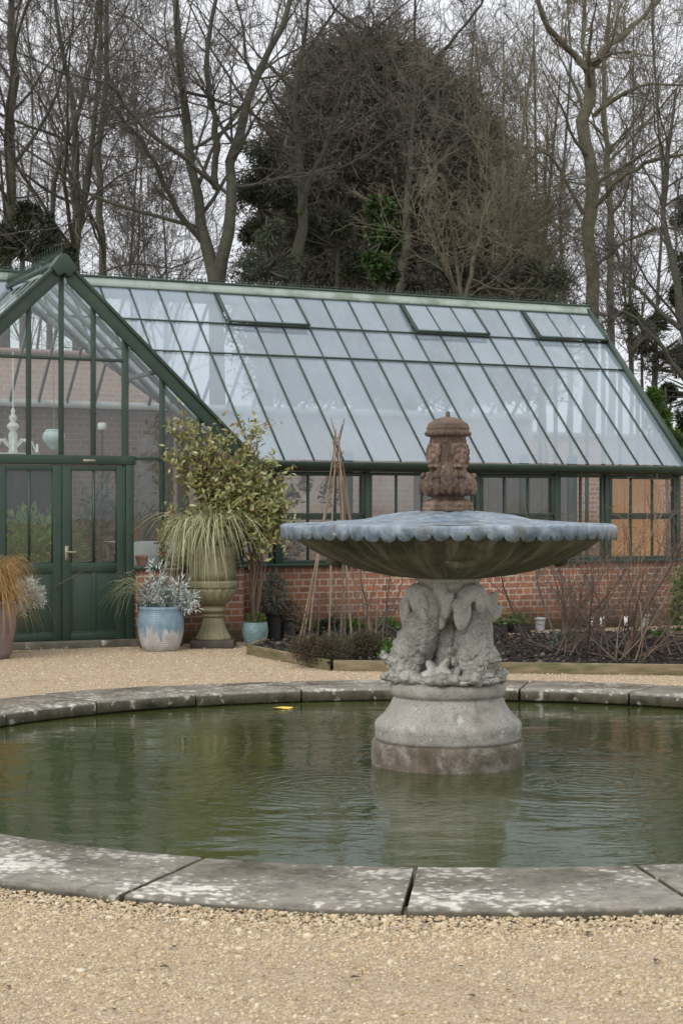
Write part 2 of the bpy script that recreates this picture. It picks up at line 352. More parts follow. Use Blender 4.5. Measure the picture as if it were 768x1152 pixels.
def coping_mat():
    t = NT('coping_stone'); v = t.coord()
    col = t.ramp(t.noise(v, 3, 8, .7), [(.25, (.14,.12,.085)), (.5, (.28,.245,.19)), (.75, (.4,.36,.285))])
    g = t.n('ShaderNodeNewGeometry'); ri = t.ramp(g.outputs['Random Per Island'], [(0, .72), (1, 1.15)])
    col = t.mix(1.0, col, ri, 'MULTIPLY')
    ds = t.n('ShaderNodeTexNoise'); ds.inputs['Scale'].default_value = 18; t.l(v, ds.inputs['Vector'])
    vm = t.n('ShaderNodeVectorMath', operation='MULTIPLY_ADD'); t.l(ds.outputs['Color'], vm.inputs[0]); vm.inputs[1].default_value = (.06,.06,.06); t.l(v, vm.inputs[2])
    vo = t.n('ShaderNodeTexVoronoi', feature='SMOOTH_F1'); vo.inputs['Scale'].default_value = 21; vo.inputs['Smoothness'].default_value = .3; t.l(vm.outputs[0], vo.inputs['Vector'])
    big = t.noise(v, 1.5, 4, .6)
    thr = t.math('ADD', vo.outputs['Distance'], t.math('MULTIPLY', t.math('SUBTRACT', .56, big), 2.3))
    m = t.math('MULTIPLY', t.ramp(thr, [(.3, 1.), (.5, 0.)]), t.ramp(t.noise(v, 26, 5, .7), [(.3, .5), (.6, 1.)]))
    col = t.mix(t.math('MULTIPLY', m, .95), col, (.64,.61,.54))
    col = t.mix(t.ramp(t.noise(t.coord(loc=(2,7,0)), 2.4, 7, .7, .5), [(.5, 0.), (.72, .7)]), col, (.1,.09,.06))
    col = t.mix(t.ramp(t.noise(t.coord(loc=(9,2,0)), 13, 7, .75), [(.47, 0.), (.62, .8)]), col, (.065,.058,.04))
    # dirt on the upright faces
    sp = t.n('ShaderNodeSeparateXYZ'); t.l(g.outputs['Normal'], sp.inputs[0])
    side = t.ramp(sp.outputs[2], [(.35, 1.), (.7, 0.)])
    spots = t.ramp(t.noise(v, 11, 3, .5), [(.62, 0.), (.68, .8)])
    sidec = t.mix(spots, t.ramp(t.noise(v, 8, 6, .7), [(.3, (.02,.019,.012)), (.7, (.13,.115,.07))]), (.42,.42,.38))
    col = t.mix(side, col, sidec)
    n = t.bump(t.noise(v, 45, 7, .7), .35, .008)
    rr = t.ramp(t.noise(v, 2.2, 4, .6), [(.35, .18), (.65, .55)])
    return t.done(t.pbsdf(col, rr, n, .5))
COPING = coping_mat()
POOLWALL = mat_noise('pool_wall', (.02,.023,.016), (.05,.052,.036), 8, .7, .3)

def water_mat(centres):
    t = NT('pond_water'); v = t.coord()
    nz = t.noise(t.coord(scale=(1, 1.6, 1)), 5.5, 3, .55, .3)
    h = t.math('MULTIPLY', nz, .55)
    h = t.math('ADD', h, t.math('MULTIPLY', t.noise(v, 1.7, 2, .5), .9))
    h = t.math('ADD', h, t.math('MULTIPLY', t.noise(v, 22, 3, .6), .1))
    for (x, y, k, amp, dec) in centres:
        d = t.n('ShaderNodeVectorMath', operation='DISTANCE'); t.l(v, d.inputs[0]); d.inputs[1].default_value = (x, y, 0)
        ph = t.math('ADD', t.math('MULTIPLY', d.outputs['Value'], k), t.math('MULTIPLY', nz, 12.0))
        w = t.math('MULTIPLY', t.math('SINE', ph), t.math('MULTIPLY', t.math('POWER', 2.718, t.math('MULTIPLY', d.outputs['Value'], -dec)), amp))
        h = t.math('ADD', h, w)
    calm = t.ramp(t.noise(t.coord(loc=(3.3,1.2,0), scale=(.8,1.3,1)), .62, 3, .55), [(.38, .16), (.6, 1.0)])
    h = t.math('MULTIPLY', h, calm)
    n = t.bump(h, .5, .02)
    col = t.ramp(t.noise(v, .8, 4, .6), [(.3, (.03,.042,.011)), (.7, (.052,.06,.017))])
    return t.done(t.pbsdf(col, .05, n, .5))

# ------------------------------------------------------------------ ground, pool
PC = np.array((.70, 11.25)); RI, RO = 3.81, 4.62; WZ = -.06
g = MB()
# ground sheet with a round hole where the pool is sunk
seg = 120; th = np.linspace(0, 2*math.pi, seg, endpoint=False)
rad = np.concatenate(([RO-.25], np.linspace(RO+.1, 30, 26), [60, 140, 400]))
V = np.stack((PC[0]+np.outer(rad, np.cos(th)), PC[1]+np.outer(rad, np.sin(th)), np.zeros((len(rad), seg))), -1)
i = np.arange(len(rad)-1)[:, None]*seg; j = np.arange(seg)[None]; j2 = (j+1) % seg
g.add(V.reshape(-1, 3), np.stack((i+j, i+seg+j, i+seg+j2, i+j2), -1).reshape(-1, 4))
g.build('gravel_ground', GRAVEL, kind='structure')

wb = MB(); rr_ = np.linspace(.0, RI+.06, 3)[1:]
wb.add([(0,0,0)] + [(RI*1.02*math.cos(a), RI*1.02*math.sin(a), 0) for a in th], np.array([(0, 1+k, 1+(k+1) % seg) for k in range(seg)]))
rip = [(0, 0, 42, .14, .9), (-.75, -.9, 55, .3, 2.0), (.85, -.7, 58, .42, 1.9), (-.4, -1.6, 64, .16, 2.4), (1.9, .2, 66, .16, 2.6)]
wb.build('water', water_mat(rip), loc=(PC[0], PC[1], WZ), kind='structure')

pool = thing('pool_surround', 'round stone pool surround of flat lichen-spotted coping slabs', 'pool', (PC[0], PC[1], 0))
NS = 25; a_joint = math.atan2(7.38-11.25, .315-.70)
for k in range(NS):
    a0 = a_joint + 2*math.pi*k/NS + .0022; a1 = a_joint + 2*math.pi*(k+1)/NS - .0022
    m = MB(); n = 10
    dz = random.uniform(-.004, .004); dr = random.uniform(-.006, .006)
    ri, ro = RI+dr, RO+dr
    prof = [(ri+.012, -.055), (ri, -.04), (ri, .028), (ri+.006, .042), (ri+.022, .05), (ro-.012, .05), (ro, .04), (ro+.004, -.06)]
    aa = np.linspace(a0, a1, n); K = len(prof)
    V = np.array([[(r*math.cos(a), r*math.sin(a), z+dz) for r, z in prof] for a in aa]).reshape(-1, 3)
    q = [(x*K+y, x*K+(y+1) % K, (x+1)*K+(y+1) % K, (x+1)*K+y) for x in range(n-1) for y in range(K)]
    m.add(V, [np.array(q), np.array([list(range(K))[::-1]]), np.array([[(n-1)*K+y for y in range(K)]])])
    m.build('coping_slab', COPING, pool, bevel=.009)
m = MB(); m.lathe([(RI+.05, -.6), (RI+.05, -.045)], 120, cap=False)
m.build('pool_wall', POOLWALL, pool, smooth=True)
m = MB(); m.lathe([(RI+.02, -.05), (RO-.03, -.05)], 120, cap=False)
m.build('mortar_bed', POOLWALL, pool)

# ------------------------------------------------------------------ pebbles
def pebble_shape():
    t = (1+5**.5)/2
    v = np.array([(-1,t,0),(1,t,0),(-1,-t,0),(1,-t,0),(0,-1,t),(0,1,t),(0,-1,-t),(0,1,-t),(t,0,-1),(t,0,1),(-t,0,-1),(-t,0,1)], float)
    v /= np.linalg.norm(v[0])
    f = np.array([(0,11,5),(0,5,1),(0,1,7),(0,7,10),(0,10,11),(1,5,9),(5,11,4),(11,10,2),(10,7,6),(7,1,8),(3,9,4),(3,4,2),(3,2,6),(3,6,8),(3,8,9),(4,9,5),(2,4,11),(6,2,10),(8,6,7),(9,8,1)])
    return v, f
PV, PF = pebble_shape()
def pebbles(mb, P, size):
    N = len(P)
    V = PV[None]*(1+rng.normal(0, .13, (N, 12, 1)))*size[:, None, None]*rng.uniform(.6, 1.3, (N, 1, 3))*np.array([1.15, 1, .7])
    a = rng.uniform(0, 6.28, N); ca, sa = np.cos(a)[:, None], np.sin(a)[:, None]
    X = V[..., 0]*ca - V[..., 1]*sa; Y = V[..., 0]*sa + V[..., 1]*ca
    V = np.stack((X, Y, V[..., 2]), -1) + P[:, None]
    mb.add(V.reshape(-1, 3), ((np.arange(N)*12)[:, None, None] + PF[None]).reshape(-1, 3))
N = 140000
Y = 5.0 + 2.9*rng.random(N)**1.0; X = (rng.random(N)-.5)*2*(.215*Y+.15)
d = np.hypot(X-PC[0], Y-PC[1]); keep = (d > RO+.005) & (rng.random(N) < .55+.45*np.sin(X*3.1+2*np.sin(Y*2.3))*np.sin(Y*4.1+X) + 1.2*np.exp(-(d-RO)/.3))
X, Y, d = X[keep], Y[keep], d[keep]
sz = np.clip(rng.lognormal(math.log(.0028), .55, len(X)), .0013, .013)*(1+.55*np.exp(-(d-RO)/.3))
mb = MB(); pebbles(mb, np.stack((X, Y, sz*.1+.022*np.exp(-(d-RO)/.07)), 1), sz)
mb.build('gravel', PEBBLE, kind='stuff')
# scattered loose stones further off
N = 26000
Y = 15.3 + 6*rng.random(N); X = (rng.random(N)-.5)*2*(.215*Y+.3)
d = np.hypot(X-PC[0], Y-PC[1]); keep = (d > RO+.02) & (Y < 20.0+.466*(X+3.3)) 
X, Y = X[keep], Y[keep]; sz = np.clip(rng.lognormal(math.log(.0065), .35, len(X)), .003, .016)
mb = MB(); pebbles(mb, np.stack((X, Y, sz*.2), 1), sz)
mb.build('far_gravel', PEBBLE, kind='stuff')

N = 420; Y = 5.1+2.0*rng.random(N); X = (rng.random(N)-.5)*.44*Y; d = np.hypot(X-PC[0], Y-PC[1]); kp = d > RO+.03; X, Y = X[kp], Y[kp]; n = len(X)
mb = MB(); a = rng.uniform(0, 6.28, n); mb.leaves(np.stack((X, Y, np.full(n, .007)), 1), np.stack((np.cos(a), np.sin(a), rng.uniform(0, .25, n)), 1), rng.uniform(.006, .024, n), rng.uniform(.003, .009, n), .2, np.tile((0,0,1.), (n, 1)))
mb.build('litter', mat_leaf('litter_bit', [(.05,.035,.025), (.1,.07,.045), (.03,.025,.022), (.14,.1,.06)], .8, 0), kind='stuff')
# fallen leaves on the near gravel
lm = mat_noise('dead_leaf', (.035,.028,.025), (.07,.055,.045), 30, .7, .2)
for (px, py) in [(130,1141),(9,1113),(197,1070),(95,1078),(66,1024),(400,1017),(392,1104),(535,1126),(568,1118),(660,1055),(736,1086),(178,1091),(520,1092)]:
    Yd = CAMZ*F/(py-HZ); p = W(px, Yd, .012)
    m = MB(); n = 1; a = random.uniform(0, 6.28); L = random.uniform(.02, .05)
    d_ = np.array([[math.cos(a), math.sin(a), .1]])
    m.leaves(np.zeros((1, 3)), d_, L, L*.55, .2, np.array([[0, 0, 1.]]))
    m.leaves(np.zeros((1, 3)), -d_+np.array([[.2,.1,.2]]), L*.4, L*.12, .1, np.array([[0, 0, 1.]]))
    o = m.build('fallen_leaf', lm, loc=p)
    tag(o, 'small dark dead leaf lying on the near gravel', 'leaf', 'dead leaves on the gravel')
ylm = mat_noise('yellow_leaf', (.6,.4,.04), (.75,.55,.1), 20, .5, .1)
m = MB(); a = np.linspace(0, 6.283, 15)[:-1]
m.add([(0,0,.012)]+[(.085*math.cos(t)*(1+.15*math.sin(3*t)), .06*math.sin(t)*(1+.2*math.cos(5*t)), .004*math.sin(2*t)) for t in a], np.array([(0, 1+k, 1+(k+1) % 14) for k in range(14)]))
m.add([(.08,0,.004),(.14,.01,.006),(.14,.018,.006)], np.array([(0,1,2)]))
tag(m.build('floating_leaf', ylm, smooth=True, loc=W(318, 14.45, WZ+.006)), 'bright yellow leaf floating on the pool by the far edge', 'leaf')

# ------------------------------------------------------------------ fountain
FX, FY = PC[0]+.0, 11.3
fx = thing('fountain', 'tiered stone fountain with dolphins under a wide scalloped bowl, standing in the pool', 'fountain', (FX, FY, 0))
def wob(amp, kz=9):
    def fn(r, z, t): return r*(1+amp*(np.sin(5*t+kz*z)*.5+np.sin(11*t-1.7*kz*z)*.3+np.sin(23*t+3*z*kz)*.2)), z
    return fn
m = MB(); m.lathe([(.497,-.5),(.503,-.06),(.506,.0),(.503,.075),(.495,.095),(.47,.1)], 96, fn=wob(.006))
m.build('plinth', ST_PLINTH, fx, smooth=True)
prof = [(.462,.096),(.474,.105),(.480,.125),(.478,.16),(.482,.175),(.483,.205),(.474,.222),(.455,.24),(.427,.265),(.398,.30),(.378,.335),(.366,.362),(.358,.372),(.356,.385),(.368,.392),(.378,.405),(.381,.43),(.378,.455),(.366,.472),(.34,.482),(.2,.49)]
m = MB(); m.lathe(prof, 96, fn=wob(.004)); m.build('pedestal', ST_BASE, fx, smooth=True)

def remeshed(mb, name, mat, parent, vox=.009, sm=3, disp=.012, dscale=.05, loc=None, rz=0):
    o = mb.build(name, mat, parent, smooth=True, loc=loc); o.rotation_euler = (0, 0, rz)
    r = o.modifiers.new('fuse', 'REMESH'); r.mode = 'VOXEL'; r.voxel_size = vox; r.use_smooth_shade = True
    s = o.modifiers.new('soft', 'SMOOTH'); s.iterations = sm; s.factor = .5
    if disp:
        tx = bpy.data.textures.new(name+'_rough', 'CLOUDS'); tx.noise_scale = dscale; tx.noise_depth = 3
        d = o.modifiers.new('worn', 'DISPLACE'); d.texture = tx; d.strength = disp; d.mid_level = .5; d.texture_coords = 'LOCAL'
    return o
def chain(mb, pts, rad, n=40, flat=None):
    pts = np.array(pts, float); rad = np.array(rad, float); t = np.linspace(0, len(pts)-1, n)
    # smooth curve through the points (Catmull-Rom)
    for x in t:
        i = min(int(x), len(pts)-2); a = x-i
        p0, p1, p2, p3 = pts[max(i-1, 0)], pts[i], pts[i+1], pts[min(i+2, len(pts)-1)]
        p = .5*((2*p1)+(-p0+p2)*a+(2*p0-5*p1+4*p2-p3)*a*a+(-p0+3*p1-3*p2+p3)*a**3)
        r = rad[i]*(1-a)+rad[i+1]*a
        mb.ell(p, (r, r, r), 12, 7)
def RotM(ax, ang):
    return np.array(Matrix.Rotation(ang, 3, ax))
def dolphin_mb(tw=1.0):
    """a carved fish standing on its head: jaws low and outward, body rising, tail curling over"""
    m = MB()
    chain(m, [(.27,0,.09),(.245,0,.17),(.21,.03*tw,.27),(.18,.08*tw,.37),(.165,.12*tw,.44)], [.125,.142,.132,.112,.09], 40)
    # snout, curling upper lip, open lower jaw
    m.ell((.355,0,.135), (.085,.095,.045), M=RotM('Y', -.25)); m.ell((.425,0,.165), (.028,.07,.026)); m.ell((.435,0,.185), (.016,.05,.02))
    m.ell((.345,0,.02), (.1,.075,.02), M=RotM('Y', .05)); m.ell((.435,0,.028), (.02,.055,.02)); m.ell((.37,0,.055), (.05,.04,.012))
    for s in (-1, 1):
        m.ell((.325,.1*s,.185), (.03,.024,.03)); m.ell((.338,.108*s,.185), (.014,.012,.014)); m.ell((.315,.09*s,.222), (.06,.028,.018), M=RotM('Y', .5))     # eye and brow
        for q, (ax, az_, ln) in enumerate(((.25,.09,.09), (.225,.15,.1), (.2,.21,.095), (.25,.04,.075))):                                    # ragged gill fins
            m.ell((ax-.02*q*.3,.15*s,az_), (ln*.85,.018,.03), M=RotM('Z', (.75+.1*q)*s) @ RotM('Y', .35-.25*q))
        for k in range(4): m.ell((.415-.03*k,.062*s,.105), (.008,.008,.02), 8, 5); m.ell((.42-.03*k,.058*s,.05), (.007,.007,.014), 8, 5)
        m.ell((.28,.15*s,.02), (.09,.05,.03), M=RotM('Z', .4*s))
    for k in range(6): m.ell((.345-.028*k, .012*k*tw, .25+.06*k), (.03,.012,.026), M=RotM('Y', -.5))     # crest along the back
    return m
def tail_mb():
    """the smooth tail curling over sideways into drooping leaf-like flukes"""
    m = MB()
    chain(m, [(.175,.09,.38),(.165,.125,.46),(.175,.105,.54),(.2,.03,.58),(.225,-.05,.565),(.245,-.11,.50)], [.1,.088,.074,.066,.058,.045], 44)
    for c, r, rx, ry in (((.262,-.15,.43),(.03,.042,.1),.3,.1), ((.25,-.085,.435),(.03,.04,.09),-.25,.1), ((.245,-.13,.50),(.04,.06,.06),0,0),
                         ((.2,.19,.5),(.028,.05,.095),-.35,.25), ((.215,.235,.44),(.022,.035,.07),-.5,.3), ((.235,.06,.50),(.025,.045,.08),.5,.3)):
        m.ell(c, r, 16, 9, RotM('X', rx) @ RotM('Y', ry))
    return m
for az, tw in ((R(-50), 1.0), (R(-170), 1.0), (R(70), 1.0)):
    remeshed(dolphin_mb(tw), 'dolphin', ST_DOLPH, fx, .0052, 0, .02, .022, (0, 0, .484), az)
    remeshed(tail_mb(), 'tail', ST_TAIL, bpy.data.objects[[o.name for o in fx.children if o.name.startswith('dolphin')][-1]], .006, 2, .007, .03)
m = MB()
for k in range(46):
    a = rng.uniform(0, 6.28); r = .3+.06*rng.random(); s = rng.uniform(.03, .062)
    m.ell((r*math.cos(a), r*math.sin(a), .5+.04*rng.random()), (s*1.3, s, s*.8), 10, 6, RotM('Z', a))
m.lathe([(.30,.482),(.33,.49),(.25,.55),(.1,.62),(.09,.88),(.15,1.06)], 32)
remeshed(m, 'rock_core', ST_DOLPH, fx, .009, 1, .03, .04)
for az in (R(-110), R(10), R(130)):
    m = MB()
    chain(m, [(.12,-.03,.6),(.15,-.02,.64),(.185,.01,.6),(.195,.03,.52)], [.03,.045,.05,.03], 16)
    m.ell((.19,-.055,.535), (.03,.045,.085), 16, 9, RotM('X', .45)); m.ell((.2,.055,.50), (.03,.045,.095), 16, 9, RotM('X', -.3)); m.ell((.17,-.0,.42), (.03,.04,.08), 14, 8)
    m.ell((.2,.03,.1), (.06,.035,.08), 14, 8, RotM('X', -.5)); m.ell((.21,-.04,.09), (.06,.03,.07), 14, 8, RotM('X', .6)); m.ell((.25,.06,.06), (.06,.05,.04)); m.ell((.25,-.06,.05), (.06,.05,.035))
    remeshed(m, 'carved_leaf', ST_TAIL, fx, .006, 2, .009, .03, (0, 0, .484), az)
m = MB()
prof = [(.168,1.03),(.172,1.06),(.176,1.085),(.182,1.09),(.182,1.1),(.178,1.105),(.185,1.12),(.2,1.133),(.218,1.14),(.22,1.152),(.212,1.158),(.2,1.168)]
m.lathe(prof, 64); m.build('neck', ST_TAIL, fx, smooth=True)
# bowl: gadrooned underside
RB = 1.095
def gad(r, z, t):
    w = np.clip((r-.25)/.5, 0, 1)*np.clip((1.06-r)/.1, 0, 1)
    return r, z + .009*w*np.abs(np.sin(t*12))
prof = [(.18,1.163),(.26,1.160),(.4,1.176),(.55,1.205),(.70,1.250),(.82,1.300),(.92,1.355),(1.0,1.41),(1.035,1.45),(1.045,1.5),(1.0,1.51)]
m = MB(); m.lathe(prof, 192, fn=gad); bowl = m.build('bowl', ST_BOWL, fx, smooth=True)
# lead cover and hanging scalloped lip
NSC = 64; sg = NSC*8
def scal(r, z, t):
    w = (z < 1.47)
    c = np.abs(np.cos(t*NSC/2))
    bottom = 1.452 - .038*np.sqrt(np.clip(c, 0, 1)) + .004*np.sin(7*t) + .003*np.sin(17*t+1)
    rr = r*(1+.0025*np.sin(9*t)+.002*np.sin(23*t))
    return rr + .0015*w*c, np.where(w, bottom, z + .004*np.sin(5*t)+.0025*np.sin(13*t+.6))
prof = [(1.083,1.44),(1.098,1.44),(1.102,1.475),(1.103,1.497),(1.096,1.507),(1.08,1.511),(.85,1.520),(.66,1.532),(.55,1.541),(.50,1.553),(.44,1.568),(.3,1.586),(.18,1.596)]
m = MB(); m.lathe(prof, sg, fn=scal, cap=False); lip = m.build('lead_cover', BLUE, fx, smooth=True)
fin_scale = 1.173
# masks carved under the bowl
for a in (R(-88), R(-178), R(2), R(92)):
    m = MB(); r0 = .76
    m.ell((r0-.01,0,1.272), (.045,.1,.035)); m.ell((r0+.02,0,1.268), (.025,.03,.022)); m.ell((r0,.06,1.285), (.03,.05,.022)); m.ell((r0,-.06,1.285), (.03,.05,.022)); m.ell((r0-.03,0,1.245), (.03,.06,.018))
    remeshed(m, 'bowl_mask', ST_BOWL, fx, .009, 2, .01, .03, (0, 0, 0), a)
# finial
fin = MB()
def acan(r, z, t):
    w = np.exp(-((z-1.70)/.055)**2)
    l = np.abs(np.sin(t*7)); l2 = np.abs(np.sin(t*14+z*20))
    return r + w*(.018*np.sqrt(l)+.007*l2-.01), z + w*.0
prof = [(.165,1.592),(.168,1.6),(.168,1.612),(.16,1.62),(.164,1.626),(.163,1.64),(.15,1.648),(.12,1.657),(.102,1.668),(.1,1.69-.02),(.112,1.682),(.15,1.69),(.172,1.70),(.18,1.715),(.183,1.73),(.18,1.75),(.172,1.77),(.155,1.785),(.135,1.8),(.122,1.815),(.106,1.84),(.099,1.87),(.103,1.9),(.112,1.95),(.116,2.0),(.116,2.02)]
def acan(r, z, t):
    w = np.exp(-((z-1.735)/.05)**2); w2 = np.exp(-((z-1.8)/.03)**2)
    ph = t*4
    vein = np.abs(np.sin(t*12+np.abs(z-1.73)*40)); leaf = np.abs(np.cos(ph))
    return r + w*(.026*leaf**.6+.014*vein-.026) + w2*.012*np.cos(t*16), z
zz_ = np.concatenate((np.linspace(1.592, 1.68, 14), np.linspace(1.685, 1.84, 34), np.linspace(1.85, 2.02, 10))); pr_ = np.array(prof); prof = [(float(np.interp(z, pr_[:, 1], pr_[:, 0])), float(z)) for z in zz_]
fin.lathe(prof, 224, fn=acan)
for k in range(12):
    a = k*math.pi/6; ca, sa = math.cos(a), math.sin(a); Mz = RotM('Z', a); big_ = k % 2 == 0
    fin.ell((.166*ca, .166*sa, 1.735), (.022, .03, .052), 12, 8, Mz @ RotM('Y', -.15))
    fin.ell((.163*ca, .163*sa, 1.79 if big_ else 1.77), (.022, .028, .018), 10, 6, Mz @ RotM('Y', -.5))
    for sgn in (-1, 1): fin.ell((.168*math.cos(a+.1*sgn), .168*math.sin(a+.1*sgn), 1.75), (.014, .012, .032), 8, 6, Mz @ RotM('X', .4*sgn))
for k in range(8):
    a = k*math.pi/4+.2; fin.ell((.108*math.cos(a), .108*math.sin(a), 1.83), (.014, .018, .04), 10, 6, RotM('Z', a))
    fin.ell((.112*math.cos(a+.39), .112*math.sin(a+.39), 1.985), (.012, .02, .014), 10, 6, RotM('Z', a+.39))
fo = fin.build('finial', ST_FINIAL, fx, smooth=True)
tx = bpy.data.textures.new('finial_rough', 'CLOUDS'); tx.noise_scale = .022; tx.noise_depth = 3
fo.scale = (1, 1, fin_scale); fo.location = (0, 0, 1.593-1.592*fin_scale)
d_ = fo.modifiers.new('worn', 'DISPLACE'); d_.texture = tx; d_.strength = .022; d_.mid_level = .5; d_.texture_coords = 'LOCAL'
def rope(r, z, t):
    w = np.exp(-((z-2.028)/.01)**2)
    w2 = np.clip((z-2.045)/.02, 0, 1)*np.clip((2.12-z)/.03, 0, 1)
    return r + w*.008*np.sin(t*26) + w2*.007*np.abs(np.sin(t*8)) + .003*(z > 2.05)*np.sin(z*260), z
m = MB(); m.lathe([(.1,2.012),(.13,2.014),(.148,2.02),(.151,2.03),(.147,2.04),(.138,2.047),(.137,2.053),(.136,2.06),(.134,2.066),(.132,2.072),(.127,2.08),(.12,2.088),(.11,2.095),(.1,2.102),(.075,2.113),(.05,2.12),(.02,2.126)], 96, fn=rope)
lid = m.build('lid', ST_FINIAL, fo, smooth=True)
m = MB(); m.lathe([(.012,2.12),(.015,2.13),(.013,2.15),(.008,2.156)], 16); m.build('knob', ST_FINIAL, fo, smooth=True)
for a in (R(-148), R(-55), R(32), R(122)):
    m = MB(); r0 = .112
    m.ell((r0,0,1.915), (.032,.05,.058)); m.ell((r0+.034,0,1.905), (.016,.014,.026)); m.ell((r0+.03,0,1.87), (.022,.03,.014)); m.ell((r0+.024,0,1.847), (.018,.026,.012))
    for s in (-1, 1):
        m.ell((r0+.028,.024*s,1.932), (.012,.016,.008)); m.ell((r0+.024,.03*s,1.893), (.018,.018,.018)); m.ell((r0+.004,.055*s,1.93), (.02,.014,.03))
        for k in range(5): m.ell((r0+.0,.05*s*(1-.1*k),1.96-.028*k), (.018,.016,.017), 8, 5)
    for k in range(5): m.ell((r0+.012,.018*(k-2),1.968-.004*abs(k-2)), (.018,.013,.016), 8, 5)
    remeshed(m, 'lion_mask', ST_FINIAL, fo, .0055, 1, .006, .015, (0, 0, 0), a)

# ------------------------------------------------------------------ greenhouse
TH = R(25)
O3 = (-3.29, 20.2, 0)
gh = thing('greenhouse', 'dark green Victorian greenhouse with a gabled door front and long glass roof on brick', 'greenhouse', O3, TH)
MH = np.array(Matrix.Rotation(TH, 3, 'Z'))
def HL(u, v, z=0.): return MH @ np.array((u, v, z)) + np.array(O3)      # house to garden
MV, EV, EZ, RV, RZ = .30, .16, 2.25, 2.70, 4.69
UL, UR = -5.0, 9.06
BV, BZ = 4.3, 3.12
GZ, GS, GW = 4.49, .95, 2.36
SL = (RZ-EZ)/(RV-EV)
def rz_(v): return EZ+(v-EV)*SL
def valley_v(u): return max(EV, EV+(GZ-GS*abs(u)-EZ)/SL) if abs(u) < GW else EV
def valley_u(v): return min(GW, max(0, (GZ-rz_(v))/GS)) if v > EV else GW
SILL = .95
# brick plinth walls
m = MB(); m.box((.88,0,-.1),(2.3,.2,.91)); m.box((2.1,.202,-.1),(2.302,MV+.1,.908))
m.box((2.304,MV,-.1),(UR,MV+.21,.91)); m.box((-2.3,0,-.1),(-.88,.2,.91)); m.box((UL,MV,-.1),(-2.304,MV+.21,.91)); m.box((UR-.21,MV+.212,-.1),(UR-.002,BV,.905))
m.build('brick_wall', BRICK, gh)
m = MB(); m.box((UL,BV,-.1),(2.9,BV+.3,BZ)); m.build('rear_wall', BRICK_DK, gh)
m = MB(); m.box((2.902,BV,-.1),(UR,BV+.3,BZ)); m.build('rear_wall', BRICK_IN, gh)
m = MB(); m.box((UL,-.1+BV,.0),(UL+.01,BV+.0,.01)); 
m = MB(); m.box((UL-.2,MV+.215,-.1),(UL-.002,BV-.002,2.2)); m.build('end_wall', BRICK_IN, gh)
m = MB()   # sills
m.box((.87,-.05,.912),(2.33,.16,SILL)); m.box((2.331,MV-.05,.912),(UR+.03,MV+.16,SILL)); m.box((-2.33,-.05,.912),(-.87,.16,SILL)); m.box((UL,MV-.05,.912),(-2.331,MV+.16,SILL)); m.box((UR-.16,MV+.163,.912),(UR+.03,BV,SILL))
m.build('sill', GREEN, gh, bevel=.006)
# gable front: posts, mullions, transoms, panes
US = [0, .39, .785, 1.25, 1.73]
def rake(u): return GZ-.05-GS*abs(u)
for sgn in (1, -1):
    for u in US[(0 if sgn > 0 else 1):]:
        zb = 2.27 if abs(u) < .7 else SILL
        w = .05 if abs(u) != .785 else .07
        m = MB(); m.box((sgn*u-w/2, -.012, zb), (sgn*u+w/2, .06, rake(u)+.0)); m.build('mullion', GREEN, gh, bevel=.006)
    m = MB(); m.box((sgn*2.25-.05, -.01, SILL), (sgn*2.25+.05, .09, rake(2.25))); m.build('corner_post', GREEN, gh, bevel=.006)
    a, b = sorted((sgn*.822, sgn*2.2)); m = MB(); m.box((a, -.005, 2.225), (b, .045, 2.265)); m.build('transom', GREEN, gh, bevel=.005)
m = MB(); m.box((-.75, -.006, 3.395), (.75, .05, 3.43)); m.build('transom', GREEN, gh, bevel=.005)
m = MB()
allu = [-2.2]+[-x for x in US[::-1][:-1]]+US+[2.2]
for a, b in zip(allu[:-1], allu[1:]):
    lows = [2.27, 3.41] if max(abs(a), abs(b)) < .8 else [SILL, 2.245]
    for k, zb in enumerate(lows):
        top = lambda u: (lows[k+1] if k+1 < len(lows) else 99)
        za, zbb = min(top(a), rake(a)), min(top(b), rake(b))
        if max(za, zbb) <= zb: continue
        # cut the pane by the rake
        pts = [(a, zb), (b, zb)]
        if zbb > zb: pts.append((b, zbb))
        if k+1 < len(lows) or True:
            zt = lows[k+1] if k+1 < len(lows) else 99
            for (x0, x1) in ((a, b),):
                if rake(b) < zt < rake(a) or rake(a) < zt < rake(b):
                    ux = (GZ-.05-zt)/GS*(1 if b > 0 else -1); pts.append((ux, zt))
        if za > zb: pts.append((a, za))
        tilt = rng.normal(0, .0012)
        m.add([(x, .03+tilt*(z-2)+.001*(k), z) for x, z in pts], np.array([list(range(len(pts)))]))
m.build('gable_glazing', GLASS_GABLE, gh)
# barge boards and apex
def off(sg, d, u): return (sg*u, GZ+.075-d-GS*u)
for sg in (1, -1):
    up = GZ+.075; W_ = .215
    p = [(sg*.05, up-GS*.05), (sg*2.44, up-GS*2.44), (sg*2.44, up-GS*2.44-W_), (sg*.05, up-GS*.05-W_)]
    m = MB(); m.prism(p, -.075, -.03); bb = m.build('bargeboard', GREEN, gh, bevel=.006)
    p = [(sg*.05, up+.03-GS*.05), (sg*2.47, up+.03-GS*2.47), (sg*2.47, up-GS*2.47-.025), (sg*.05, up-GS*.05-.025)]
    m = MB(); m.prism(p, -.105, .02); m.build('moulding', GREEN, bb, bevel=.006)
m = MB(); aa = [(-.155, -.135), (-.07, -.25), (0, -.2), (.07, -.25), (.155, -.135), (.06, -.005), (.03, .018), (0, .025), (-.03, .018), (-.06, -.005)]
m.prism([(x, GZ+.115+z) for x, z in aa], -.125, .06); m.build('apex_plate', GREEN, gh, bevel=.008)
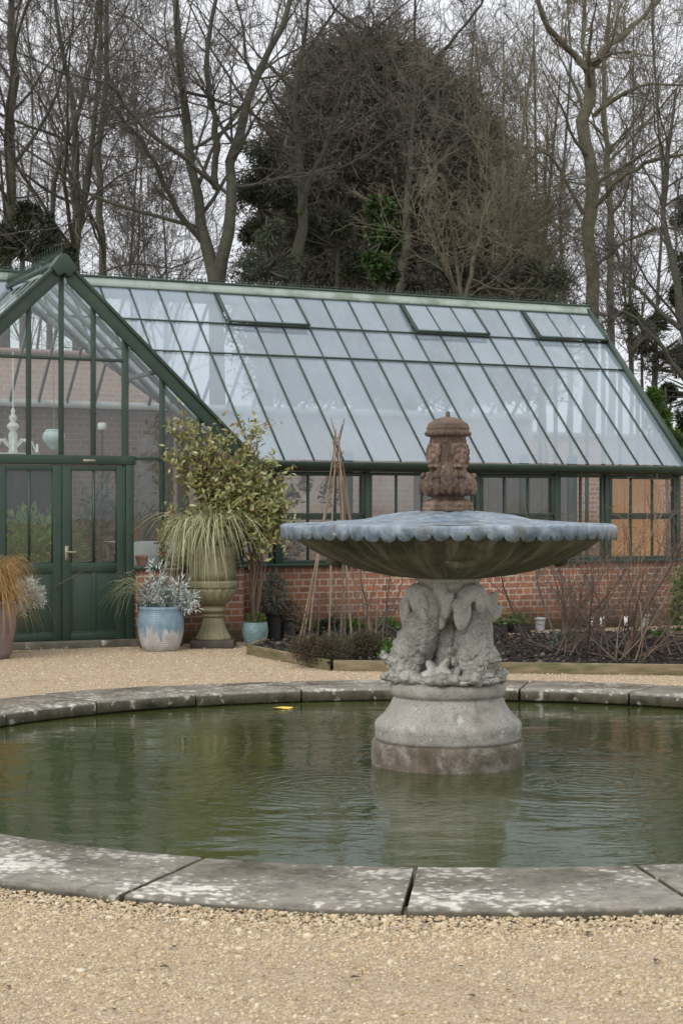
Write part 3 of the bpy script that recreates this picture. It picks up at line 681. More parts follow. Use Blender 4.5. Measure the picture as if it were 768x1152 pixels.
# doors
def door(u0, u1, handle):
    f0, f1 = -.02, .035
    m = MB(); s = .105
    m.box((u0,f0,.09),(u0+s,f1,2.15)); m.box((u1-s,f0,.09),(u1,f1,2.15))
    for z0, z1 in ((2.09,2.149),(.895,1.0),(.091,.175)): m.box((u0+s,f0+.002,z0),(u1-s,f1-.002,z1))
    o = m.build('door', GREEN, gh, bevel=.004)
    c = (u0+u1)/2
    m = MB(); m.box((u0+s,.002,.175),(u1-s,.02,.895)); m.box((c-.014,-.012,.175),(c+.014,.002,.895))
    for a, b in ((u0+s, c-.014), (c+.014, u1-s)):
        for q in ((a,.175,b,.19),(a,.88,b,.895)): m.box((q[0],-.01,q[1]),(q[2],.002,q[3]))
        m.box((a,-.0095,.19),(a+.014,.002,.88)); m.box((b-.014,-.0095,.19),(b,.002,.88))
    m.build('lower_panel', GREEN, o, bevel=.003)
    m = MB(); m.box((c-.013,-.014,1.0),(c+.013,.022,2.09)); m.box((u0+s,-.012,1.0),(u0+s+.012,.0,2.09)); m.box((u1-s-.012,-.012,1.0),(u1-s,.0,2.09))
    m.box((u0+s,-.0125,1.0),(c-.013,-.002,1.012)); m.box((c+.013,-.0125,1.0),(u1-s,-.002,1.012))
    m.build('glazing_moulding', GREEN, o)
    m = MB(); m.add([(u0+s,.006,1.0),(c,.006,1.0),(c,.006,2.09),(u0+s,.006,2.09)], np.array([(0,1,2,3)])); m.add([(c,.007,1.0),(u1-s,.005,1.0),(u1-s,.005,2.09),(c,.007,2.09)], np.array([(0,1,2,3)]))
    m.build('glass', GLASS, o)
    if handle:
        m = MB(); m.box((u0+.03,-.028,1.03),(u0+.07,-.02,1.2)); m.tubes(np.array([(u0+.05,-.02,1.13),(u0+.05,-.065,1.13),(u0+.06,-.07,1.13),(u0+.15,-.068,1.128)]), np.full(4, .009), 8)
        m.build('handle', METAL, o)
door(-.775, -.004, False); door(.004, .775, True)
m = MB(); m.box((-.88,-.03,.085),(-.782,.1,2.2)); m.box((.782,-.03,.085),(.88,.1,2.2)); m.box((-.9,-.035,2.165),(.9,.1,2.272)); m.build('door_frame', GREEN, gh, bevel=.006)
m = MB(); m.box((.25,-.04,2.195),(.4,-.034,2.225)); m.build('name_plate', METAL, gh)
m = MB(); m.box((-1.0,-.16,-.05),(1.0,.16,.085)); m.build('doorstep', ST_STEP, gh, bevel=.015)
# main front windows
MT = 1.54
def window(u0, u1, cols, transom):
    v0, v1 = MV+.02, MV+.08
    zt = 2.12
    m = MB(); f = .045
    m.box((u0,v0,SILL),(u0+f,v1,zt)); m.box((u1-f,v0,SILL),(u1,v1,zt)); m.box((u0+f,v0+.002,zt-.04),(u1-f,v1-.002,zt)); m.box((u0+f,v0+.002,SILL),(u1-f,v1-.002,SILL+.04))
    xs = np.linspace(u0+f/2, u1-f/2, cols+1)
    for x in xs[1:-1]: m.box((x-.014,v0+.01,SILL+.04),(x+.014,v1-.01,zt-.04))
    if transom:
        m.box((u0+f,v0-.004,MT-.035),(u1-f,v1+.004,MT+.012))
        # opening upper sash stands a little proud
        m.box((u0+.002,v0-.022,MT+.014),(u0+.05,v0-.001,zt-.01)); m.box((u1-.05,v0-.022,MT+.014),(u1-.002,v0-.001,zt-.01)); m.box((u0+.05,v0-.022,zt-.055),(u1-.05,v0-.001,zt-.012)); m.box((u0+.05,v0-.022,MT+.014),(u1-.05,v0-.005,MT+.05))
    o = m.build('window', GREEN, gh, bevel=.004)
    m = MB()
    for a, b in zip(xs[:-1], xs[1:]):
        for z0, z1 in (((SILL+.03, MT), (MT, zt-.03)) if transom else ((SILL+.03, zt-.03),)):
            t1, t2 = rng.normal(0, .002, 2)
            m.add([(a,v0+.03+t1,z0),(b,v0+.03+t2,z0),(b,v0+.03-t1,z1),(a,v0+.03-t2,z1)], np.array([(0,1,2,3)]))
    m.build('pane', GLASS, o)
def uk(k): return UR-.41*k
posts = [uk(15)-.03, uk(12), uk(8), uk(5), uk(3), uk(0)-.03]
window(posts[0]-.62, posts[0]-.05, 1, False)
for (a, b, c_, t_) in ((0,1,3,True),(1,2,4,False),(2,3,3,True),(3,4,2,False),(4,5,3,True)):
    window(posts[a]+.035, posts[b]-.035, c_, t_)
for p in posts:
    m = MB(); m.box((p-.033,MV-.005,SILL),(p+.033,MV+.1,2.13)); m.build('post', GREEN, gh, bevel=.006)
window(UL, -3.6, 3, True); window(-3.58, -2.4, 3, True)
# inner stout roof posts standing behind the front panes
for p in (uk(12)-.09, uk(8)-.1, uk(5)+.5, uk(5)-.28):
    m = MB(); m.box((p-.05,MV+.35,0),(p+.05,MV+.45,2.4)); m.build('inner_post', GREEN, gh)
# head plate and gutter
def strip(prof, u0, u1):
    m = MB(); n = len(prof)
    m.add([(u0, v, z) for v, z in prof]+[(u1, v, z) for v, z in prof], [np.array([list(range(n))]), np.array([list(range(n, 2*n))[::-1]])]+[np.array([(i, (i+1) % n, n+(i+1) % n, n+i)]) for i in range(n)])
    return m
for u0, u1 in ((2.46, UR+.06), (UL, -2.46)):
    strip([(MV-.01,2.125),(MV-.01,2.2),(MV+.12,2.2),(MV+.12,2.125)], u0, u1).build('head_plate', GREEN, gh, bevel=.005)
    strip([(EV-.1,2.13+.04),(EV-.115,2.2),(EV-.12,2.235),(EV-.105,2.245),(EV-.09,2.24),(EV-.02,2.232),(EV+.12,2.236),(EV+.12,2.145),(EV-.06,2.145)], u0, u1).build('gutter', GREEN, gh, bevel=.004)
m = strip([(EV-.035,2.19),(EV+.13,2.19),(EV+.13,2.27),(EV+.02,2.275)], 2.46, UR+.02)
# main roof glazing
rows = [(0, .2), (.2, .39), (.39, 1.0)]
def vs(s): return RV-.06-s*(RV-.06-EV)
ventk = [(0, 3), (5, 8), (12, 15)]
m = MB(); KMAX = 34
for k in range(KMAX):
    u1, u0 = uk(k), uk(k+1)
    for r_, (sa, sb) in enumerate(rows):
        if r_ == 0 and any(a <= k < b for a, b in ventk): continue
        vt, vb0, vb1 = vs(sa), max(vs(sb), valley_v(u0)), max(vs(sb), valley_v(u1))
        if vb0 >= vt and vb1 >= vt: continue
        vb0 = min(vb0, vt); vb1 = min(vb1, vt)
        t1, t2 = rng.normal(0, .003, 2); lift = .012*(2-r_)*0+.004*(2-r_)
        m.add([(u0,vb0,rz_(vb0)+t1+.012),(u1,vb1,rz_(vb1)+t2+.012),(u1,vt,rz_(vt)+lift),(u0,vt,rz_(vt)+lift)], np.array([(0,1,2,3)]))
m.build('roof_glazing', GLASS_ROOF, gh)
nrm = np.array((0, -SL, 1.))/math.hypot(SL, 1)
for k in range(KMAX+1):
    u = uk(k); v0 = valley_v(u)
    if v0 > RV-.1: continue
    w = .016 if k else .055
    p = np.array((u, v0, rz_(v0)))+nrm*.012; q = np.array((u, RV-.04, rz_(RV-.04)))+nrm*.012
    m = MB(); m.bar(p, q, w, .026 if k else .09, nrm); m.build('glazing_bar', GREEN, gh)
for s, lim in ((.2, .42), (.39, .9)):
    v = vs(s)
    for u0, u1 in ((UL, -lim), (lim, UR)):
        p = np.array((u0, v, rz_(v)))+nrm*.02; q = np.array((u1, v, rz_(v)))+nrm*.02
        m = MB(); m.bar(p, q, .018, .018, nrm); m.build('purlin', GREEN, gh)
# roof vents: hinged at the ridge, lower edge lifted
for a, b in ventk:
    u1, u0 = uk(a)-.02, uk(b)+.0
    vt, vb = RV-.1, vs(.205)
    lift = .028
    P = lambda u, v, d: np.array((u, v, rz_(v)))+nrm*d
    m = MB(); w = .022
    m.bar(P(u0+.02,vt,.05), P(u0+.02,vb,.05+lift), w, .04, nrm); m.bar(P(u1-.02,vt,.05), P(u1-.02,vb,.05+lift), w, .04, nrm)
    m.bar(P(u0,vb,.05+lift), P(u1,vb,.05+lift), .028, .026, nrm); m.bar(P(u0,vt,.05), P(u1,vt,.05), .02, .03, nrm)
    for x in (1, 2):
        uu = u0+(u1-u0)*x/3; m.bar(P(uu,vt,.05), P(uu,vb,.05+lift), .014, .02, nrm)
    o = m.build('roof_vent', GREEN, gh)
    m = MB(); m.bar(P(u0,vb+.012,.012), P(u1,vb+.012,.012), .022, .02, nrm); m.build('vent_strip', BLACKP, o)  # black strip laid beneath the vent's lower edge
    m = MB()
    for x in range(3):
        ua, ub = u0+(u1-u0)*x/3, u0+(u1-u0)*(x+1)/3
        m.add([P(ua,vb,.05+lift),P(ub,vb,.05+lift),P(ub,vt,.05),P(ua,vt,.05)], np.array([(0,1,2,3)]))
    m.build('vent_glass', GLASS_ROOF, o)
# ridge cap and cresting
strip([(RV-.075,rz_(RV-.075)+.05),(RV-.01,RZ+.085),(RV+.02,RZ+.085),(RV+.14,RZ-.03),(RV+.13,RZ-.07),(RV,RZ+.03),(RV-.07,rz_(RV-.07)+.02)], UL, UR+.04).build('ridge_cap', RIDGE, gh)
strip([(RV-.03,RZ+.086),(RV-.02,RZ+.115),(RV+.03,RZ+.115),(RV+.04,RZ+.086)], UL, UR+.03).build('ridge_roll', GREEN, gh, bevel=.01)
def crest(mb, p, ax, h):
    p = np.array(p); ax = np.array(ax)
    for t, hh in ((-.055, .6), (0, 1), (.055, .6)):
        mb.tubes(np.array([p+ax*t*1.3, p+ax*t*.9+np.array((0,0,h*hh*.5)), p+ax*t*1.25+np.array((0,0,h*hh))]), np.array([.007,.006,.004]), 4)
    mb.tubes(np.array([p+ax*-.07+np.array((0,0,h*.35)), p+ax*.07+np.array((0,0,h*.35))]), np.array([.006,.006]), 4)
m = MB()
for u in np.arange(UL+.1, UR, .17): crest(m, (u, RV, RZ+.11), (1,0,0), .085)
m.build('ridge_cresting', GREEN, gh)
strip2 = MB(); strip2.bar((0,-.06,GZ+.07), (0,RV-.1,GZ+.07), .06, .05); strip2.build('ridge_roll', GREEN, gh, bevel=.01)
m = MB()
for v in np.arange(.02, RV-.1, .12): crest(m, (0, v, GZ+.09), (0,1,0), .2)
m.build('ridge_cresting', GREEN, gh)
# wing (gable) roof
m = MB(); vb = np.arange(0.0, RV-.1, .41)
for sg in (1, -1):
    for a in np.arange(0, RV-.1, .205):
        b = min(a+.205, RV-.1); ua, ub = valley_u(a), valley_u(b)
        m.add([(0,a,GZ),(0,b,GZ),(sg*ub,b,GZ-GS*ub),(sg*ua,a,GZ-GS*ua)], np.array([(0,1,2,3)]))
m.build('wing_roof_glazing', GLASS, gh)
for sg in (1, -1):
    for v in vb[0:]:
        ue = valley_u(v+.02)
        if ue < .15: continue
        m = MB(); m.bar((0,v+.03,GZ-.03),(sg*ue,v+.03,GZ-.03-GS*ue), .035, .06, (sg*GS,0,1)); m.build('wing_rafter', GREEN_IN, gh)
    m = MB(); m.bar((sg*GW,EV,EZ),(sg*.05,valley_v(.05),GZ-GS*.05), .06, .08); m.build('valley_rafter', GREEN_IN, gh)
    m = MB(); m.box(tuple(sorted((sg*1.18-.025, sg*1.18+.025)))[:1]+(.05,GZ-GS*1.18-.1), (sg*1.18+.025,1.35,GZ-GS*1.18-.05)); m.build('wing_purlin', GREEN_IN, gh)
# rear slope, end gable
m = MB(); sb = (BZ-RZ)/(BV-RV)
for k in range(KMAX):
    u1, u0 = uk(k), uk(k+1); m.add([(u0,BV,BZ+.02),(u1,BV,BZ+.02),(u1,RV,RZ+.02),(u0,RV,RZ+.02)], np.array([(0,3,2,1)]))
m.build('rear_roof_glazing', GLASS, gh)
for k in range(0, KMAX, 1):
    m = MB(); m.bar((uk(k),BV,BZ),(uk(k),RV,RZ), .03, .05); m.build('rear_rafter', GREEN_IN, gh)
m = MB(); m.bar((UL,BV-.03,BZ+.03),(UR,BV-.03,BZ+.03), .1, .1); m.build('rear_wall_plate', WHITE, gh)
m = MB(); u = UR-.03
m.add([(u,MV+.1,SILL),(u,BV,SILL),(u,BV,BZ),(u,RV,RZ),(u,EV+.14,EZ)], np.array([(0,1,2,3,4)])); m.build('end_glazing', GLASS, gh)
for v in np.arange(MV+.1, BV, .45):
    zt = rz_(v) if v < RV else RZ+(v-RV)*sb
    m = MB(); m.box((UR-.06,v-.015,SILL),(UR,v+.015,zt-.03)); m.build('end_mullion', GREEN, gh)
m = MB(); m.bar((UR+.0,EV-.02,EZ+.0),(UR+.0,RV,RZ), .06, .14, nrm); m.build('verge', GREEN, gh)
m = MB(); m.box((UL,RV-.04,4.5),(UR,RV+.04,4.62)); m.build('ridge_beam', GREEN_IN, gh)

# garden walls beyond the house
m = MB(); m.box((0,0,-.1),(11.5,.35,4.05)); m.box((-.05,-.05,4.05),(11.55,.4,4.12))
o = m.build('garden_wall', BRICK_OLD, loc=HL(-8, 6.3)); o.rotation_euler = (0,0,TH); tag(o, 'tall old pink brick wall seen through the gable glass', 'wall')
m = MB(); m.box((0,0,-.1),(17,.35,2.95)); m.box((-.05,-.05,2.95),(17.05,.4,3.03))
o = m.build('garden_wall', BRICK, loc=HL(3.6, 6.4)); o.rotation_euler = (0,0,TH); tag(o, 'lower red brick garden wall at the far right behind the greenhouse', 'wall')

# ------------------------------------------------------------------ plants
def rnd_dirs(n, up=0.0, flat=1.0):
    d = rng.normal(size=(n, 3)); d[:, 2] = d[:, 2]*flat+up
    return d/np.linalg.norm(d, axis=1, keepdims=True)
def curves(start, d, L, K, wig, up):
    N = len(start); P = np.zeros((N, K, 3)); P[:, 0] = start; d = d.copy(); st = np.broadcast_to(L, (N,))/(K-1)
    for k in range(1, K):
        d = d+rng.normal(size=(N, 3))*wig; d[:, 2] += up; d /= np.linalg.norm(d, axis=1, keepdims=True)+1e-9
        P[:, k] = P[:, k-1]+d*st[:, None]
    return P
def tuft(mb, c, n, h, spread, w, K=7, droop=1.0, r0=.04, lo=.5):
    """arching grass: blades rise, lean out and fall over"""
    a = rng.uniform(0, 6.283, n); s = rng.uniform(lo, 1, n); sp = rng.uniform(.25, 1, n)*spread*s
    t = np.linspace(0, 1, K)[None]
    rr = r0*rng.random(n)[:, None]+sp[:, None]*t**1.25
    hh = (h*s)[:, None]*(np.sin(t*math.pi*.62)) - (droop*h*s*rng.uniform(.3, 1, n))[:, None]*t**3
    P = np.stack((c[0]+rr*np.cos(a)[:, None], c[1]+rr*np.sin(a)[:, None], c[2]+hh), -1)
    P[..., :2] += np.cumsum(rng.normal(0, .006, (n, K, 2)), 1)
    mb.blades(P, np.broadcast_to(w, (n,))*rng.uniform(.6, 1.2, n))
def clump(mb, c, r, n, L, Wd, up=.3, fold=.25, shell=.5):
    d = rnd_dirs(n); rad = (shell+(1-shell)*rng.random(n))**(1/1.5)
    P = np.array(c)+d*np.array(r)*rad[:, None]
    D = d+rnd_dirs(n)*.8; D[:, 2] += up
    mb.leaves(P, D, rng.uniform(.6, 1.25, n)*L, rng.uniform(.6, 1.2, n)*Wd, fold)
def pot_mb(r0, r1, h, rim=.0, seg=48, fn=None, belly=0):
    pr = []
    for t in np.linspace(0, 1, 9): pr.append((r0+(r1-r0)*t+belly*math.sin(t*math.pi), h*t))
    if rim: pr += [(r1+rim, h+.001), (r1+rim, h+.035)]
    else: pr += [(r1, h+.002)]
    rr = pr[-1][0]; hh = pr[-1][1]
    pr += [(rr-.02, hh), (rr-.025, hh-.04), (.01, hh-.045)]
    m = MB(); m.lathe(pr, seg, fn=fn); return m

# left: big ribbed grey pot of amber grass
P0 = W(-9, 18.7)
t_ = thing('grass_pot', 'large weathered grey pot of amber grass at the left edge of the photo', 'potted plant', P0)
GREYPOT = mat_noise('weathered_pot', (.13,.1,.09), (.24,.19,.17), 4, .8, .3, stretch=(4,4,.8), c3=(.22,.14,.12), sc3=3)
m = pot_mb(.19, .27, .6, .012, belly=.02); m.build('pot', GREYPOT, t_, smooth=True)
m = MB(); tuft(m, (0,0,.56), 1200, .68, .6, .009, droop=.95, r0=.14); tuft(m, (.05,0,.54), 450, .4, .66, .008, droop=1.7, r0=.16); m.build('grass', STRAW, t_)
t_ = thing('silver_plant', 'silver-white feathery plant behind the amber grass pot', 'potted plant', W(4, 19.4))
m = pot_mb(.1, .13, .3, .01); m.build('pot', GREYPOT, t_, smooth=True)
m = MB()
for k in range(26):
    d = rnd_dirs(1, .4)[0]
    for q in range(12): clump(m, np.array((.27,0,.62))+d*np.array((.17,.17,.2))*(.4+.06*q), (.03,.03,.03), 6, .07, .014, .2)
m.build('foliage', SILVER, t_)
# wispy brown grass beside the door
t_ = thing('wispy_grass', 'wispy olive grass leaning over the right door from behind the blue jar', 'potted plant', W(166, 20.15))
m = pot_mb(.08, .11, .5, .01); m.build('pot', BLACKP, t_, smooth=True)
m = MB(); n = 70
a = rng.uniform(2.5, 4.0, n); sp = rng.uniform(.25, .66, n); tt = np.linspace(0, 1, 8)[None]
P = np.stack((sp[:, None]*np.cos(a)[:, None]*tt**1.1, .4*sp[:, None]*np.sin(a)[:, None]*tt, .5+rng.uniform(.25, .5, n)[:, None]*np.sin(tt*2.0)-rng.uniform(.1, .55, n)[:, None]*tt**2.4), -1)
m.blades(P, .007*np.ones(n)); m.build('grass', CAREX, t_)

# blue drip-glazed jar with silver plants
def jar_mat():
    t = NT('drip_glaze'); v = t.coord(); sp = t.n('ShaderNodeSeparateXYZ'); t.l(v, sp.inputs[0])
    dr = t.noise(t.coord(scale=(7, 7, .5)), 2.2, 4, .6)
    th_ = t.math('ADD', sp.outputs[2], t.math('MULTIPLY', dr, .62))
    m_ = t.ramp(th_, [(.52, 0.), (.56, 1.)])
    blue = t.ramp(t.noise(v, 14, 5, .6), [(.3, (.13,.21,.27)), (.7, (.22,.31,.37))])
    col = t.mix(m_, t.ramp(t.noise(v, 9, 4), [(.3, (.33,.32,.31)), (.7, (.5,.49,.47))]), blue)
    wv = t.n('ShaderNodeTexWave', wave_type='BANDS', bands_direction='Z'); wv.inputs['Scale'].default_value = 14; t.l(v, wv.inputs['Vector'])
    return t.done(t.pbsdf(col, .35, t.bump(t.math('ADD', wv.outputs['Fac'], t.noise(v, 60, 3)), .35, .006), .5))
Pj = W(181, 19.85)
t_ = thing('blue_jar', 'blue glazed jar with white drips holding silver foliage, on the gravel by the door', 'potted plant', Pj)
def ribs(r, z, t): return r*(1+.006*np.sin(t*40)*(z > .22)), z
m = MB(); m.lathe([(.19,0),(.205,.01),(.232,.08),(.258,.18),(.268,.28),(.266,.34),(.258,.42),(.245,.475),(.252,.485),(.25,.505),(.235,.51),(.22,.47),(.01,.46)], 160, fn=ribs); m.build('jar', jar_mat(), t_, smooth=True)
m = MB()
def plume(mb, base, tip, r, n, L=.075, wd=.016):
    base = np.array(base); tip = np.array(tip)
    for t in np.linspace(.15, 1, n): clump(mb, base+(tip-base)*t+rng.normal(0, .015, 3), (r, r, r*.9), 16, L, wd, .25)
plume(m, (-.06,0,.48), (-.05,-.02,.98), .1, 16); plume(m, (-.13,.02,.46), (-.17,0,.72), .06, 8); plume(m, (.12,0,.47), (.24,-.05,.78), .09, 14); plume(m, (.18,0,.47), (.36,-.02,.62), .085, 12); plume(m, (.2,-.03,.5), (.38,-.05,.5), .06, 8); plume(m, (.03,-.05,.46), (.02,-.08,.7), .05, 8, .06, .03)
m.build('silver_foliage', SILVER, t_)
m = MB(); clump(m, (-.05,0,.6), (.2,.18,.2), 500, .08, .012, .5); clump(m, (.15,0,.56), (.16,.14,.15), 260, .08, .012, .3); m.build('green_foliage', LEAF_GREY, t_)

# tall stone urn with sedge
Pu = W(240, 20.35)
urn = thing('stone_urn', 'tall mossy stone urn on a fluted foot holding a pale draping sedge', 'urn', Pu)
m = MB(); m.box((-.255,-.255,0),(.255,.255,.09)); o = m.build('plinth', mat_noise('dark_slab', (.05,.04,.035), (.09,.075,.065), 6, .8, .3), urn, bevel=.01)
def flute(n, amp):
    def fn(r, z, t): return r*(1+amp*np.abs(np.sin(t*n/2))-amp*.5), z
    return fn
m = MB(); m.lathe([(.21,.092),(.205,.115),(.185,.15),(.155,.20),(.13,.27),(.115,.33),(.112,.36)], 144, fn=flute(26, .07)); m.build('foot', ST_URN, urn, smooth=True)
m = MB(); m.lathe([(.11,.36),(.13,.365),(.135,.38),(.12,.39),(.118,.41),(.15,.42),(.165,.44),(.155,.46),(.125,.47),(.115,.49)], 64); m.build('collar', ST_URN, urn, smooth=True)
m = MB(); m.lathe([(.11,.49),(.15,.515),(.2,.55),(.24,.6),(.268,.66),(.277,.7)], 144, fn=flute(18, .05)); m.build('bowl', ST_URN, urn, smooth=True)
m = MB(); m.lathe([(.27,.7),(.29,.705),(.297,.72),(.295,.745),(.3,.76),(.296,.775),(.28,.79)], 64); m.build('lip', ST_URN, urn, smooth=True)
m = MB(); m.lathe([(.272,.79),(.27,.9),(.268,1.0),(.27,1.19),(.275,1.2),(.25,1.2),(.24,1.15),(.01,1.14)], 144, fn=flute(40, .02)); m.build('pot', ST_URN, urn, smooth=True)
m = MB(); tuft(m, (0,0,1.17), 420, .56, 1.0, .017, 9, 1.2, .14, .5); tuft(m, (-.22,-.05,1.17), 330, .58, .66, .016, 9, 2.1, .12, .6); tuft(m, (0,-.1,1.17), 90, .42, .6, .016, 9, 1.9, .1, .5); tuft(m, (0,0,1.16), 160, .62, .25, .011, 7, .3, .12); m.build('sedge', CAREX, urn)

# tall leafy shrub in the turquoise pot
Ps = W(287, 20.45)
t_ = thing('turquoise_pot', 'turquoise lattice-patterned pot with a tall shrub of yellow-green leaves', 'potted plant', Ps)
tq = NT('turquoise_glaze'); v = tq.coord('Object')
tcx = tq.n('ShaderNodeTexVoronoi', feature='F1'); tcx.inputs['Scale'].default_value = 30; tq.l(v, tcx.inputs['Vector'])
TURQ = tq.done(tq.pbsdf(tq.ramp(tq.noise(v, 8, 4), [(.3, (.12,.2,.2)), (.7, (.19,.285,.28))]), .3, tq.bump(tcx.outputs['Distance'], .5, .01), .5))
m = pot_mb(.1, .145, .285, 0, belly=.03); m.build('pot', TURQ, t_, smooth=True)
trunk = MB(); fol = MB()
base = np.array((0., 0, .24))
tops = [(-.62,.05,2.55),(-.35,0,2.45),(-.1,.05,2.3),(.1,-.05,2.1),(.3,0,1.95),(-.75,.1,2.05),(-.55,0,1.85),(-.3,-.1,1.7),(.12,-.1,1.6),(-.1,-.1,1.95),(-.7,.1,2.3),(.0,0,2.62),(.3,.05,1.6),(-.95,.05,2.5),(-.88,.0,2.2),(-.8,-.05,2.62),(-.45,-.05,2.2),(-.9,.1,1.55),(.05,-.1,1.35)]
for tp in tops:
    tp = np.array(tp, float); k1 = np.array((rng.normal(0, .03), rng.normal(0, .03), .95)); k2 = (k1+tp)*.5+rng.normal(0, .06, 3); k2[2] = max(k2[2], 1.2)
    P = np.array([base, (base+k1)/2+rng.normal(0, .02, 3), k1, k2, tp]); trunk.tubes(P, np.array([.013,.011,.009,.006,.003]), 6)
    sparse = tp[2] > 2.5 and tp[0] > -.2
    cc = np.array([k2*(1-x)+tp*x for x in np.linspace(.0, 1, 9)])
    tw = curves(np.repeat(cc, 5, 0), rnd_dirs(45, .25), rng.uniform(.12, .38, 45), 4, .25, .05)
    if sparse: tw = tw[-14:]
    trunk.tubes(tw, np.broadcast_to(np.array([.004,.003,.002,.0015]), tw.shape[:2]), 4)
    for K_ in (1, 2, 3):
        Q = np.repeat(tw[:, K_], 2, 0); n = len(Q)
        D = rnd_dirs(n, -.15); fol.leaves(Q+rng.normal(0, .02, (n, 3)), D, rng.uniform(.06, .115, n), rng.uniform(.028, .05, n), .2)
trunk.build('stems', CANE, t_); fol.build('foliage', LEAF_MIX, t_)
m = MB(); clump(m, (0,0,.33), (.11,.11,.06), 240, .05, .01, .6); m.build('moss', LEAF_GR, t_)
# smaller plant with red flowers by the urn
t_ = thing('flowering_plant', 'small bushy green plant with red flowers at the left of the urn', 'potted plant', W(196, 20.55))
m = pot_mb(.1, .13, .9, .01); m.build('pot', GREYPOT, t_, smooth=True)
m = MB(); clump(m, (0,0,1.25), (.2,.15,.3), 260, .08, .045, .2); m.build('foliage', LEAF_MIX, t_)
m = MB(); clump(m, (.1,-.1,1.38), (.02,.02,.02), 10, .04, .03); clump(m, (-.1,-.1,1.1), (.02,.02,.02), 10, .04, .03); m.build('flower', REDF, t_)
# black nursery pots with grey shrubs
def nursery(px, Y, r, h, label, mat, fr, fz, n, L, wd, grp=None):
    t_ = thing('nursery_pot', label, 'potted plant', W(px, Y), 0, grp)
    m = pot_mb(r*.8, r, h, .008); m.build('pot', BLACKP, t_, smooth=True)
    m = MB(); tw = curves(np.tile(np.array((0,0,h-.03)), (14, 1)), rnd_dirs(14, 1.2), fz*rng.uniform(.8, 1.2, 14)*1.3, 5, .2, .1); m.tubes(tw, np.broadcast_to(np.array([.006,.005,.004,.003,.002]), (14, 5)), 4); m.build('stems', CANE, t_)
    m = MB(); clump(m, (0,0,h+fz*.75), (fr,fr,fz*.8), n, L, wd, .3, .25, .2); m.build('foliage', mat, t_)
nursery(309, 21.3, .1, .32, 'black pot with a tall silvery-grey shrub beside the turquoise pot', LEAF_GREY, .15, .36, 420, .07, .03)
nursery(323, 21.35, .095, .25, 'black pot with low dark foliage, right of the silvery shrub pot', LEAF_DK, .14, .16, 260, .06, .015)
# bed: soil, boards
bed = [(-1.055,19.3),(-.11,17.25),(6.4,16.3),(8.5,24.4),(-.9,20.3)]
def inside(x, y):
    c = False; n = len(bed)
    for i in range(n):
        x1, y1 = bed[i]; x2, y2 = bed[(i+1) % n]
        if (y1 > y) != (y2 > y) and x < (x2-x1)*(y-y1)/(y2-y1)+x1: c = not c
    return c
m = MB(); gx = np.arange(-1.3, 6.3, .07); gy = np.arange(16.3, 24.2, .07)
idx = -np.ones((len(gx), len(gy)), int); Vs = []
from mathutils import noise as mn
for a, x in enumerate(gx):
    for b, y in enumerate(gy):
        if inside(x, y):
            idx[a, b] = len(Vs); h = mn.fractal(Vector((x*2.5, y*2.5, 0)), 1.0, 2.0, 4)*.03+rng.normal(0, .006); Vs.append((x, y, .055+h))
q = [(idx[a, b], idx[a+1, b], idx[a+1, b+1], idx[a, b+1]) for a in range(len(gx)-1) for b in range(len(gy)-1) if min(idx[a, b], idx[a+1, b], idx[a+1, b+1], idx[a, b+1]) >= 0]
m.add(Vs, np.array(q)); m.build('soil_bed', SOIL, smooth=True, kind='structure')
N = 16000; X = rng.uniform(-1.1, 5.8, N); Y = rng.uniform(16.5, 23.5, N); kp = np.array([inside(x, y) for x, y in zip(X, Y)]); X, Y = X[kp], Y[kp]
m = MB(); sz = np.clip(rng.lognormal(math.log(.011), .45, len(X)), .004, .035); pebbles(m, np.stack((X, Y, .065+sz*.2+rng.uniform(-.01, .03, len(X))), 1), sz); m.build('soil_crumbs', SOILBIT, kind='stuff')
for k, (a, b, lab) in enumerate(((0, 1, 'short mossy timber board along the left side of the soil bed'), (1, 2, 'long timber board edging the front of the soil bed'), (4, 0, 'very short timber board at the back left corner of the soil bed'))):
    p, q_ = np.array(bed[a]), np.array(bed[b]); d = (q_-p)/np.linalg.norm(q_-p)
    m = MB(); m.bar((p[0]+d[0]*.03,p[1]+d[1]*.03,.045), (q_[0]-d[0]*.03,q_[1]-d[1]*.03,.045), .035, .13); tag(m.build('bed_board', EDGEW, bevel=.006), lab, 'board')

# hazel wigwam
Pw = W(379, 19.6)
t_ = thing('hazel_wigwam', 'wigwam of bare hazel sticks tied near the top, standing in the bed', 'plant support', Pw)
for k, (a, tx_, tz) in enumerate(((.3,-.05,2.62),(1.5,.07,2.66),(2.7,-.02,2.5),(3.9,.05,2.6),(5.1,-.06,2.68),(5.9,.02,2.45),(.9,-.04,2.4),(3.3,.06,2.3),(4.5,-.01,2.55))):
    b = np.array((.46*math.cos(a), .46*math.sin(a), .0)); tp = np.array((tx_*1.2, rng.normal(0, .03), tz))
    mid = b*.52+tp*np.array((.1,.1,.48))+rng.normal(0, .015, 3); mid2 = b*.1+np.array((0,0,tz*.87))+rng.normal(0, .008, 3)
    m = MB(); m.tubes(np.array([b, (b+mid)/2+rng.normal(0, .01, 3), mid, mid2, tp]), np.array([.013,.0125,.011,.009,.006]), 6); m.build('stick', HAZEL, t_, smooth=True)
m = MB(); a = np.linspace(0, 12.5, 40); m.tubes(np.stack((.06*np.cos(a), .06*np.sin(a), 2.1+a*.004), -1), np.full(40, .006), 5); m.build('tie', HAZEL, t_)

